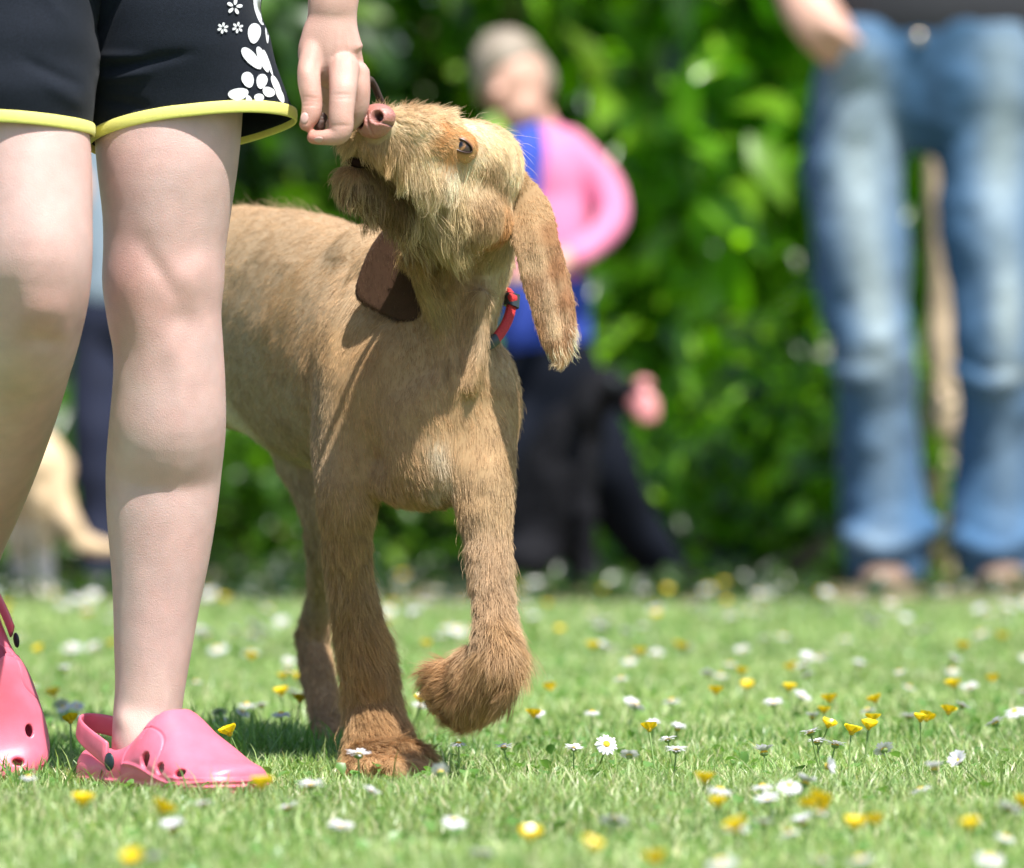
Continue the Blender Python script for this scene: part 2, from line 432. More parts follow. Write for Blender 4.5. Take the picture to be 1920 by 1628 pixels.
    relax(body, 50, lambda v: np.clip(sstep(CAMZ + .105, CAMZ + .08, v[:, 2]) + sstep(5.10, 5.14, v[:, 1]), 0, 1) * sstep(CAMZ - .075, CAMZ - .04, v[:, 2]))
    relax(body, 32, lambda v: sstep(CAMZ + .115, CAMZ + .14, v[:, 2]) * 1.0)
    bumps(body, [(583, 770, 15, 120, -5, 4), (620, 720, 26, 90, 2.5, 4), (838, 730, 13, 100, -5, -4), (800, 740, 16, 90, 1.5, -3), (880, 700, 12, 70, -2.5, 4), (905, 650, 10, 60, 2, 0), (700, 860, 50, 40, 2, 0), (660, 930, 16, 20, -2.5, 0), (905, 925, 16, 18, -3, 0), (520, 760, 70, 20, -2, 35), (870, 330, 8, 40, -1.5, 10), (792, 262, 22, 16, -2, 0), (690, 1020, 8, 60, 1.5, 0)])
    displace(body, 0.0018, 28, 3, 2, mask=lambda v: (v[:, 2] < CAMZ + 0.13) * 1.0)
    B = bvh_of(body)
    v = verts_of(body)

    G = Guides()
    # trunk and legs: hair runs along each centre line
    def along(pts, L, lift, col, extra=(0, 0, 0), power=1.0):
        C = np.array([P(*q) for q in pts]); C = catmull(C, 2); T = unit(np.gradient(C, axis=0) )
        for c, t in zip(C, T): G.add(c, t + np.array(extra), L / 1000, lift, col, power)
    g = G.px
    for (x, y, dx, dy, c) in [(470, 400, -1, .15, PALE), (540, 400, -1, .1, PALE), (610, 415, -1, .1, PALE), (450, 470, -.9, .35, PALE), (540, 480, -.9, .35, PALE), (620, 490, -.8, .5, PALE), (450, 560, -.8, .55, GREYT),
                              (530, 570, -.8, .55, TAN), (590, 560, -.5, .8, PALE), (450, 650, -.7, .7, GREYT), (530, 660, -.7, .7, TAN), (450, 740, -.5, .9, GREYT), (540, 750, -.5, .9, GREYT), (520, 830, -.3, 1, GREYT), (440, 795, -.4, 1, WHITE)]:
        g(B, x, y, dx, dy, 11, .16, c, dY=.4, power=1.6)
    for (x, y, dx, dy, c) in [(590, 640, -.4, .9, TAN), (640, 640, -.2, 1, TAN), (700, 660, 0, 1, RUST), (770, 660, .1, 1, TAN), (600, 760, -.2, 1, GREYT), (660, 760, 0, 1, TAN), (730, 760, .25, 1, TAN), (800, 760, .1, 1, TAN),
                              (850, 770, 0, 1, TAN), (900, 720, .2, 1, TAN), (950, 760, .3, 1, TAN), (600, 860, 0, 1, GREYT), (670, 860, .1, 1, TAN), (740, 850, .4, .9, TAN), (890, 850, -.1, 1, TAN), (950, 860, .1, 1, TAN),
                              (700, 620, -.2, 1, TAN), (740, 640, 0, 1, TAN), (660, 590, -.3, 1, PALE), (620, 560, -.4, 1, PALE), (935, 680, .2, 1, PALE)]:
        g(B, x, y, dx, dy, 13, .18, c, power=1.6)
    for (x, y, dx, dy) in [(822, 852, .5, 1), (830, 870, 0, 1), (840, 910, 0, 1), (815, 930, .2, 1)]:
        g(B, x, y, dx, dy, 20, .35, (.8, .68, .5), power=.035)
    for (x, y, dx, dy) in [(740, 930, .3, 1), (780, 945, .1, 1), (700, 950, .6, .8), (860, 950, .3, .8)]:
        g(B, x, y, dx, dy, 20, .35, TAN, power=1.2)
    along([(652, 960, 5.06), (655, 1040, 5.08), (660, 1110, 5.09)], 17, .22, (.46, .30, .15), (0, 0, -.2), 6)
    along([(680, 1170, 5.09), (692, 1240, 5.10), (702, 1310, 5.11)], 24, .32, RUST, (.15, 0, -.2), 6)
    along([(706, 1360, 5.10), (716, 1410, 5.08), (725, 1440, 5.05)], 19, .3, RUST, (.25, -.1, -.2), 5)
    G.add(P(775, 1440, 5.0), (.5, -.5, -.6), .012, .25, (.66, .42, .22), 3); G.add(P(735, 1430, 4.98), (.3, -.5, -.6), .013, .25, (.62, .38, .19), 2)
    along([(905, 900, 5.01), (912, 980, 4.98)], 16, .22, (.50, .34, .18), (0, 0, -.2), 6)
    along([(916, 1030, 4.97), (922, 1110, 4.955), (930, 1180, 4.93)], 20, .25, (.57, .39, .23), (0, 0, -.3), 6)
    for (x, y, dx, dy, L, c) in [(940, 1170, 0, 1, 26, TAN), (965, 1220, -.1, 1, 32, (.55, .35, .18)), (930, 1225, -.3, 1, 30, (.52, .32, .16)), (900, 1240, -.5, .9, 26, RUST), (955, 1270, -.4, 1, 26, PAW), (910, 1290, -.5, .8, 22, PAW),
                              (870, 1300, -.5, .8, 22, PAW), (840, 1290, -.9, .4, 20, PAW), (820, 1270, -1, .0, 18, PAW), (870, 1340, -.2, 1, 20, PAW), (905, 1335, 0, 1, 20, PAW)]:
        g(B, x, y, dx, dy, L, .35, c, power=1.6)
    along([(585, 930, 5.37), (600, 1030, 5.38), (600, 1110, 5.43)], 13, .2, GREYT, (0, 0, -.2), 5)
    along([(588, 1190, 5.47), (602, 1290, 5.42), (616, 1370, 5.38), (628, 1410, 5.33)], 15, .24, (.54, .36, .20), (0, 0, -.2), 5)
    along([(340, 800, 5.60), (320, 930, 5.55), (300, 1050, 5.62), (298, 1200, 5.72), (300, 1360, 5.68)], 14, .25, RUST, (0, 0, -.2), 3)
    # neck
    for (x, y, dx, dy, L, c) in [(790, 500, .3, 1, 18, (.50, .31, .12)), (830, 520, .15, 1, 20, (.50, .31, .13)), (880, 520, 0, 1, 22, TAN), (930, 520, 0, 1, 14, CREAM), (820, 580, .3, 1, 22, (.5, .35, .14)), (870, 580, 0, 1, 22, TAN),
                              (925, 590, -.1, 1, 16, CREAM), (850, 640, .2, 1, 20, TAN), (900, 635, -.1, 1, 14, PALE), (780, 530, .5, .8, 18, (.42, .28, .1))]:
        g(B, x, y, dx, dy, L, .22, c, power=1.2)
    # head
    H = [(745, 205, .6, -.6, 13, .5, WHITE), (775, 205, .6, -.5, 16, .5, WHITE), (805, 212, .8, -.2, 15, .38, WHITE), (840, 225, 1, -.05, 12, .2, CREAM), (880, 240, 1, .3, 10, .12, WHITE), (925, 270, .8, .6, 9, .1, CREAM),
         (960, 310, .5, .9, 9, .1, CREAM), (970, 350, .3, 1, 9, .12, CREAM), (720, 215, .8, -.25, 6, .3, CREAM), (745, 235, .9, .1, 7, .2, CREAM), (785, 245, .8, .3, 9, .15, CREAM), (815, 245, .9, -.1, 9, .15, CREAM),
         (835, 246, 1, -.1, 8, .12, ORANGE), (860, 244, 1, .1, 8, .12, (.66, .40, .18)), (822, 262, .8, .3, 8, .10, ORANGE), (845, 296, .4, .9, 7, .10, ORANGE), (870, 300, .6, .8, 5, .08, (.6, .36, .17)), (895, 295, .6, .9, 6, .1, CREAM),
         (820, 320, .15, 1, 13, .12, CREAM), (848, 335, .1, 1, 14, .12, WHITE), (880, 340, .2, 1, 11, .12, CREAM), (915, 330, .2, 1, 10, .12, TAN), (940, 370, .1, 1, 12, .12, TAN),
         (790, 300, .35, .95, 16, .15, CREAM), (760, 270, .3, 1, 14, .15, (.66, .46, .27)), (735, 275, -.05, 1, 16, .2, (.60, .40, .21)), (710, 275, -.15, 1, 15, .22, (.60, .38, .2)), (690, 268, -.3, 1, 10, .25, (.58, .38, .24)),
         (770, 320, .3, 1, 24, .2, CREAM), (800, 350, .3, 1, 28, .2, CREAM), (750, 305, .2, 1, 20, .24, (.72, .5, .26)), (722, 292, .02, 1, 17, .26, (.68, .44, .21)), (700, 285, -.1, 1, 13, .28, (.6, .37, .18)), (0, 0, 0, 0, 0, 0, None),
         (790, 390, .25, 1, 36, .3, (.66, .5, .3)), (830, 400, .15, 1, 28, .2, (.64, .5, .26)), (860, 400, .1, 1, 18, .15, (.62, .47, .25)), (900, 400, .1, 1, 15, .15, TAN), (840, 445, .2, 1, 30, .3, (.58, .43, .2)),
         (880, 450, -.1, 1, 20, .25, TAN), (920, 440, -.4, .9, 14, .25, TAN), (945, 440, -.5, .8, 12, .25, ORANGE), (948, 400, -.2, 1, 9, .2, (.5, .28, .12)),
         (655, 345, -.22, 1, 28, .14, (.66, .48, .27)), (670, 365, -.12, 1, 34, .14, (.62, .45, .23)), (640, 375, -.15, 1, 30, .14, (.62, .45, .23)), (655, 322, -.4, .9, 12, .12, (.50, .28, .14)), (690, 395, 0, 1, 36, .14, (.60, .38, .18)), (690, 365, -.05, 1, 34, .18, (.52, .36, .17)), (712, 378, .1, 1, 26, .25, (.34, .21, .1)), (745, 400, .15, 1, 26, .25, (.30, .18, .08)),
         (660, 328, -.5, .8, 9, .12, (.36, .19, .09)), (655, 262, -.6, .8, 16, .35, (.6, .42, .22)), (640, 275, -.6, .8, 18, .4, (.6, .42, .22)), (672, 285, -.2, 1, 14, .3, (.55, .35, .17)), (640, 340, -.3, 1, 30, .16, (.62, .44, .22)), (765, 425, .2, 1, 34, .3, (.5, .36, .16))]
    for (x, y, dx, dy, L, lf, c) in H:
        if c is not None: g(B, x, y, dx, dy, L, lf, c, power=0.35)
    for (x, y) in [(688, 312), (700, 326), (712, 342), (726, 360), (740, 378), (752, 396)]: g(B, x, y, .1, 1, 8, .08, (.20, .11, .05), power=.5)  # dark fur colour paints in the shade beneath the upper lip

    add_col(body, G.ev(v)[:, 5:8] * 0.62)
    bo = link('body', body, M_coat, root)

    eye, en = ray(B, 864, 274)
    nose_c = P(703, 228, 4.838)
    def head_reg(c): return sstep(0, 1, (c[:, 2] - (CAMZ + 0.123)) / 0.01) * (c[:, 1] < 5.03)
    def m_body(c):
        m = 1 - 0.97 * head_reg(c)
        return np.where(c[:, 0] < P(320, 0, 5.5)[0], m * 0.15, m)
    def m_head(c):
        m = head_reg(c) + 1e-9
        # keep the eye clear: an almond in the eye's own plane
        d = c - eye; sx = np.array((1, 0, -.45)); sx = sx / np.linalg.norm(sx)
        a = d @ sx; h = np.linalg.norm(d - a[:, None] * sx, axis=1)
        m = m * ((np.abs(a) / 0.0118) ** 2 + (h / 0.0060) ** 2 > 1)
        return m * (np.linalg.norm(c - nose_c, axis=1) > 0.0165)
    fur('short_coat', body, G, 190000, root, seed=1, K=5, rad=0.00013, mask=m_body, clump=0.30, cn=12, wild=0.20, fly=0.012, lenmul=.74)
    def shaggy(c):
        z = c[:, 2]; leg = (z < CAMZ - (1000 - HY) * 5.05 / FPX) * 1.0
        return leg * (c[:, 1] < 5.6) + 1e-9
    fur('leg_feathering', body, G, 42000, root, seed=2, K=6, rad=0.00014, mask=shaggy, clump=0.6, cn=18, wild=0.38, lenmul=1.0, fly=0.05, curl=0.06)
    # head: short under coat, then the wiry beard and brows
    def m_face(c): return m_head(c)
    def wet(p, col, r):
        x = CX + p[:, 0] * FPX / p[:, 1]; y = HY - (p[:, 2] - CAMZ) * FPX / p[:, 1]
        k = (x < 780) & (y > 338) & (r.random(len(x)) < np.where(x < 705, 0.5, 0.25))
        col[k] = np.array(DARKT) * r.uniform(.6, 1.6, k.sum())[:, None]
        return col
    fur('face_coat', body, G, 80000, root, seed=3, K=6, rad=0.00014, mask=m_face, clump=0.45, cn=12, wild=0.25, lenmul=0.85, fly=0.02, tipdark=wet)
    def m_beard(c):
        x = CX + c[:, 0] * FPX / c[:, 1]; y = HY - (c[:, 2] - CAMZ) * FPX / c[:, 1]
        a = (y > 262 + (x - 690) * 0.55) & (x < 880) & (y > 255)
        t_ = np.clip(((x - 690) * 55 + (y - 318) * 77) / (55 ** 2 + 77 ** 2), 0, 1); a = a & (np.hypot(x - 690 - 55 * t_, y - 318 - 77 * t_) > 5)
        return m_head(c) * np.where(a, 1.0, 0.012)
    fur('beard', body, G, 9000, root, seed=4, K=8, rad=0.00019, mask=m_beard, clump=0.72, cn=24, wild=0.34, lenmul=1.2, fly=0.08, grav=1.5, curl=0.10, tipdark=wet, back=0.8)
    def m_top(c):
        x = CX + c[:, 0] * FPX / c[:, 1]; y = HY - (c[:, 2] - CAMZ) * FPX / c[:, 1]
        return m_head(c) * ((y < 226) & (x > 715) & (x < 835)) * 1.0
    fur('brow_tuft', body, G, 2600, root, seed=5, K=7, rad=0.00013, mask=m_top, clump=0.35, cn=10, wild=0.9, lenmul=1.2, fly=0.7, curl=0.12, back=1)
    def m_wisp(c):
        x = CX + c[:, 0] * FPX / c[:, 1]; y = HY - (c[:, 2] - CAMZ) * FPX / c[:, 1]
        return ((y < 300) & (x > 840) & (x < 1000) | (y < 430) & (x < 620)) * 1.0 * (c[:, 2] > CAMZ + .12)
    fur('stray_hair', body, G, 260, root, seed=6, K=8, rad=0.00010, mask=m_wisp, clump=0.0, wild=1.0, lenmul=1.6, fly=0.9, curl=0.15, back=1)

    # ears
    ear = fuse('ear', [loft([(962, 335, 4.985, 24, 16), (977, 368, 4.985, 38, 15), (994, 412, 4.972, 46, 12), (1010, 470, 4.960, 43, 10), (1024, 530, 4.955, 44, 9), (1038, 590, 4.950, 41, 9), (1046, 640, 4.950, 31, 10), (1050, 676, 4.952, 12, 7)], k=24),
                       loft([(1000, 420, 4.99, 30, 8), (1035, 480, 4.985, 22, 8), (1055, 550, 4.98, 20, 8), (1066, 610, 4.978, 15, 8), (1069, 632, 4.976, 9, 6)], k=16),
                       eb(962, 350, 4.985, 32, 36, 26, 30)], 0.0016, 12)
    bumps(ear, [(1045, 560, 7, 90, -3.0, -10), (1022, 530, 12, 110, 2.2, -12), (1064, 590, 8, 60, 1.5, 0), (1000, 600, 8, 50, -1.5, -10)]); displace(ear, .0012, 45, 9)
    EB = bvh_of(ear); EG = Guides()
    for (x, y, dx, dy, L, lf, c) in [(975, 385, .4, 1, 8, .12, TAN), (1000, 400, .5, 1, 8, .12, TAN), (990, 440, .2, 1, 9, .13, TAN), (1035, 440, .5, 1, 7, .1, (.46, .23, .10)), (1005, 490, .25, 1, 10, .13, (.66, .46, .26)), (1045, 500, .3, 1, 7, .1, (.44, .21, .095)),
                                     (998, 540, .2, 1, 10, .16, (.50, .28, .14)), (1030, 550, .25, 1, 11, .13, (.66, .46, .27)), (1065, 560, .2, 1, 7, .1, (.44, .21, .095)), (1010, 610, .1, 1, 10, .15, (.46, .24, .11)), (1040, 610, .2, 1, 13, .15, CREAM), (1068, 620, .2, 1, 10, .2, EARC),
                                     (1030, 640, .2, 1, 13, .2, (.5, .29, .15)), (1050, 660, .05, 1, 16, .25, (.6, .38, .2)), (1035, 670, .35, 1, 14, .25, (.66, .46, .26)), (1070, 655, -.2, 1, 11, .25, TAN)]:
        EG.px(EB, x, y, dx, dy, L, lf, c, power=0.5)
    add_col(ear, EG.ev(verts_of(ear))[:, 5:8] * 0.6)
    eo = link('ear', ear, M_coat, root)
    fur('ear_hair', ear, EG, 34000, eo, seed=7, K=6, rad=0.00012, clump=0.25, wild=0.12, fly=0.02, lenmul=0.75)
    EG2 = Guides(); EG2.add(P(1050, 680, 4.95), (0, 0, -1), .015, .4, CREAM); EG2.add(P(1072, 640, 4.97), (.4, 0, -.6), .012, .7, WHITE)
    fur('ear_fringe', ear, EG2, 330, eo, seed=8, K=7, rad=0.00013, mask=lambda c: (((c[:, 2] < CAMZ - (645 - HY) * 4.95 / FPX)) | ((c[:, 0] > P(1062, 0, 4.97)[0]) & (c[:, 2] < CAMZ - (605 - HY) * 4.97 / FPX))) * 1.0, clump=0.5, wild=.8, fly=.2, curl=.08, back=1)
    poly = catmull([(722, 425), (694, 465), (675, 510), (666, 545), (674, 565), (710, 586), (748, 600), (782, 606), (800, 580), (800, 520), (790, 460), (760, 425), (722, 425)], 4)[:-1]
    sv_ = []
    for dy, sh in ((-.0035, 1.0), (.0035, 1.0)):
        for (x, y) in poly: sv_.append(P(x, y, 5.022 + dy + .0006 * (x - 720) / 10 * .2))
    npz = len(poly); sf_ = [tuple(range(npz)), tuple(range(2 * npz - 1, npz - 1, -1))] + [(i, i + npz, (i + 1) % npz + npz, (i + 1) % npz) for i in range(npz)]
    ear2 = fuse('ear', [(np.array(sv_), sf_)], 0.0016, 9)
    add_col(ear2, np.array((.055, .027, .015)) * np.ones((len(ear2.vertices), 1)))  # far ear: its shade is put into the skin and hair colour
    e2 = link('ear', ear2, M_coat, root); e2['label'] = 'brown ear hanging behind the throat, its shade painted into the colour'
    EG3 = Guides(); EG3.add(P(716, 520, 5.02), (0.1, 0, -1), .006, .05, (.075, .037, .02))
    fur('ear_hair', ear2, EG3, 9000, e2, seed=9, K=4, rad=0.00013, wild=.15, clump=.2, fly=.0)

    # nose: leather with two comma nostrils
    nf = unit(np.array((-0.50, -0.84, 0.16))); sd = unit(np.cross(np.array((0, 0, 1.0)), nf)) ; sd = sd if sd[0] > 0 else -sd
    up = np.cross(nf, sd); up = up if up[2] > 0 else -up
    up = unit(up + 0.25 * sd * -1)
    sd = unit(sd - up * (sd @ up)); nf = unit(np.cross(sd, up)); nf = nf if nf[1] < 0 else -nf
    v_, f_ = ell((0, 0, 0), (1, 1, 1), nu=96, nv=64)
    a, b, c = v_[:, 0], v_[:, 1], v_[:, 2]           # a side, b up, c forward (unit sphere)
    ax = a * 0.0190; bx = b * 0.0145; cx = c * 0.0125
    sc = 1 - 0.18 * np.clip(-b, 0, 1); ax = ax * sc
    groove = np.exp(-(ax / 0.0011) ** 2) * (b < 0.45) * (c > 0)
    cx = cx - groove * 0.0012
    col = np.ones((len(a), 3)) * np.array((.42, .17, .135))
    for sg in (-1, 1):
        hx = sg * 0.0085
        d = np.sqrt(((ax - hx) / 0.0036) ** 2 + ((bx + 0.0005) / 0.0040) ** 2)
        hole = np.exp(-(d ** 3)) * (c > 0)
        t = (ax - hx) * sg; slit = np.exp(-((bx + 0.0042 + t * 0.45) / 0.0010) ** 2) * sstep(0.0, 0.002, t) * (1 - sstep(0.0085, 0.0105, t)) * (c > -0.3)
        dep = np.maximum(hole, slit * 0.42)
        cx = cx - hole * 0.0085; ax = ax - slit * sg * 0.0022; 
        rim = np.exp(-((d - 1.7) / 0.5) ** 2) * (c > 0); cx = cx + rim * 0.0008
        k = np.clip(hole * 1.5, 0, 1)[:, None]; col = col * (1 - k) + np.array((.05, .012, .01)) * k
        k = np.clip(slit * 0.8, 0, 1)[:, None]; col = col * (1 - k) + np.array((.12, .04, .03)) * k
    W = nose_c + ax[:, None] * sd + bx[:, None] * up + cx[:, None] * nf
    nm = mesh_of('nose', W, f_); add_col(nm, col); link('nose', nm, M_nose, root)

    # mouth interior
    mm = fuse('mouth', [eb(672, 305, 4.872, 24, 11, 20, 10), eb(712, 330, 4.892, 24, 9, 24, 40)], 0.002, 2)
    link('mouth', mm, mat('mouth_dark', (.02, .008, .006), rough=.9, spec=.1), root)

    # eye with its lids
    en = unit(0.25 * unit(en) + unit(np.array((-0.12, -0.98, 0.10))))
    ex = unit(np.array((0.90, 0, -0.40)) - en * (np.array((0.90, 0, -0.40)) @ en)); ey = np.cross(en, ex); ey = ey if ey[2] > 0 else -ey
    R = 0.0132; ec = eye - en * (R - 0.0016)
    v_, f_ = ell((0, 0, 0), (R, R, R), np.array((ex, ey, en)), nu=64, nv=48)
    look = unit(en + np.array((-0.10, 0, 0.10)))
    d = np.degrees(np.arccos(np.clip(unit(v_) @ look, -1, 1)))
    t = sstep(10, 20, d)[:, None]; iris = np.array((.26, .13, .055)) * (1 + .3 * np.sin(d * 2.1))[:, None]
    col = np.where((d < 11)[:, None], np.array((.003, .003, .005)), np.where((d < 25)[:, None], iris * t + .02 * (1 - t), np.array((.06, .035, .03))))
    em = mesh_of('eye', v_ + ec, f_); add_col(em, col); eo2 = link('eye', em, M_eye, root)
    # lids: a shell just over the eyeball, open along an almond
    nth = 64; rings = []; cols = []; Rl = R + .0011
    th = np.linspace(0, 2 * math.pi, nth, endpoint=False); cs = np.cos(th); s_ = np.sin(th)
    ao = np.stack([.0102 * cs, np.where(s_ > 0, .0046, -.0038) * np.abs(s_) ** 1.25], 1); bo_ = np.stack([Rl * .985 * cs, Rl * .985 * s_], 1)
    for k, (t, cc) in enumerate([(0, (.02, .009, .006)), (.0, (.03, .012, .008)), (.10, (.06, .025, .015)), (.2, (.22, .095, .04)), (.35, (.42, .20, .075)), (.6, (.5, .26, .10)), (.85, (.5, .28, .12)), (1, (.5, .28, .12))]):
        q = ao * (1 - t) + bo_ * t; rr = Rl if k else R - .0004
        z = np.sqrt(np.maximum(rr * rr - (q ** 2).sum(1), 0)) + (.0005 * math.exp(-((t - .08) / .08) ** 2) if k else 0)
        rings.append(ec + q[:, :1] * ex + q[:, 1:] * ey + z[:, None] * en); cols += [cc] * nth
    F = [(i * nth + j, i * nth + (j + 1) % nth, (i + 1) * nth + (j + 1) % nth, (i + 1) * nth + j) for i in range(7) for j in range(nth)]
    lm = mesh_of('eyelid', np.concatenate(rings), F); recalc(lm)
    vv = verts_of(lm); nn_ = normals_of(lm)
    if ((vv - ec) * nn_).sum() < 0: lm.flip_normals()
    add_col(lm, np.array(cols)); lo = link('eyelid', lm, M_lid, eo2)
    LG = Guides(); LG.add(eye + ey * .008, ex * .9 + ey * .5, .0045, .18, ORANGE); LG.add(eye - ey * .008, ex * .6 - ey * .9, .0045, .15, (.62, .36, .17)); LG.add(eye - ex * .012, -ex * .3 + ey * .6, .004, .15, ORANGE); LG.add(eye + ex * .013, ex, .005, .15, (.6, .36, .18))
    def m_lid(c):
        d_ = c - eye; a_ = d_ @ ex; h_ = d_ @ ey; return ((np.abs(a_) / .0112) ** 2 + (h_ / .0062) ** 2 > 1) * (((c - ec) @ en) > .002) * 1.0
    fur('lid_hair', lm, LG, 2600, eo2, seed=12, K=4, rad=.00010, mask=m_lid, clump=.2, wild=.15, fly=0, back=1)

    # collar
    cp = [(953, 552, 10), (950, 576, 12), (943, 598, 14), (932, 620, 14), (915, 640, 13), (893, 652, 9), (870, 655, 0), (845, 648, -12), (822, 628, -20)]
    C = []
    for (x, y, o_) in cp:
        h, _ = ray(B, x - (6 if x > 935 else 0), y)
        if h is None or h[1] > 5.06: h = P(x - 6, y, 5.045)
        q = P(x, y, h[1]); C.append(q + unit(np.array((.35, -1, 0))) * o_ / 1000)
    C = np.array(C)
    for _ in range(4): C[1:-1, 1] = (C[:-2, 1] + C[2:, 1] + 2 * C[1:-1, 1]) / 4
    C = list(C); front = np.array(C); C = [P(930, 540, 5.13), P(945, 548, 5.09)] + C + [P(810, 600, 5.06), P(815, 575, 5.12), P(870, 545, 5.16), P(930, 540, 5.13)]
    def band(C, wd, th):
        C = catmull(C, 6); n = len(C); T = unit(np.gradient(C, axis=0)); cen = P(875, 600, 5.08); vs = []
        tt = np.linspace(0, 2 * math.pi, 12, endpoint=False); f = lambda a: np.sign(a) * np.abs(a) ** .5
        for i in range(n):
            o_ = C[i] - cen; o_ = unit(o_ - T[i] * (o_ @ T[i])); b_ = np.cross(T[i], o_)
            vs.append(C[i] + np.outer(f(np.cos(tt)) * th, o_) + np.outer(f(np.sin(tt)) * wd, b_))
        k = 12; F = [(i * k + j, i * k + (j + 1) % k, (i + 1) * k + (j + 1) % k, (i + 1) * k + j) for i in range(n - 1) for j in range(k)] + [tuple(range(k)), tuple(range(n * k - 1, (n - 1) * k - 1, -1))]
        return np.concatenate(vs), F
    co = link('collar', mesh_of('collar', *band(C, .0046, .0022)), M_red, root)
    co['label'] = 'red braided collar with black plastic fittings'
    A = catmull(front, 8)
    link('slider', mesh_of('slider', *band(A[0:9], .0066, .0046)), M_blkpl, co)
    link('buckle', mesh_of('buckle', *band(A[30:46], .0050, .0034)), M_blkpl, co)
    link('tube_cover', mesh_of('tube_cover', *band(A[44:60] + np.array((0, 0, -.002)), .0034, .0034)), M_blkpl, co)
    return root, B
DOG, DOGB = build_dog()
# ------------------------------------------------------------------ the girl
def skin_cols(me, base=(0.60, 0.395, 0.355)):
    v = verts_of(me); c = np.ones((len(v), 3)) * np.array(base)
    n = vnoise(v, 14, 3) * .5 + vnoise(v, 40, 8) * .3
    c = c * (1 + 0.05 * n)[:, None]
    m = np.clip(vnoise(v, 38, 31) * .6 + vnoise(v, 95, 32) * .5, -1, 1)[:, None]; c = c * (1 + m * np.array((.015, -.05, -.06)))
    return v, c

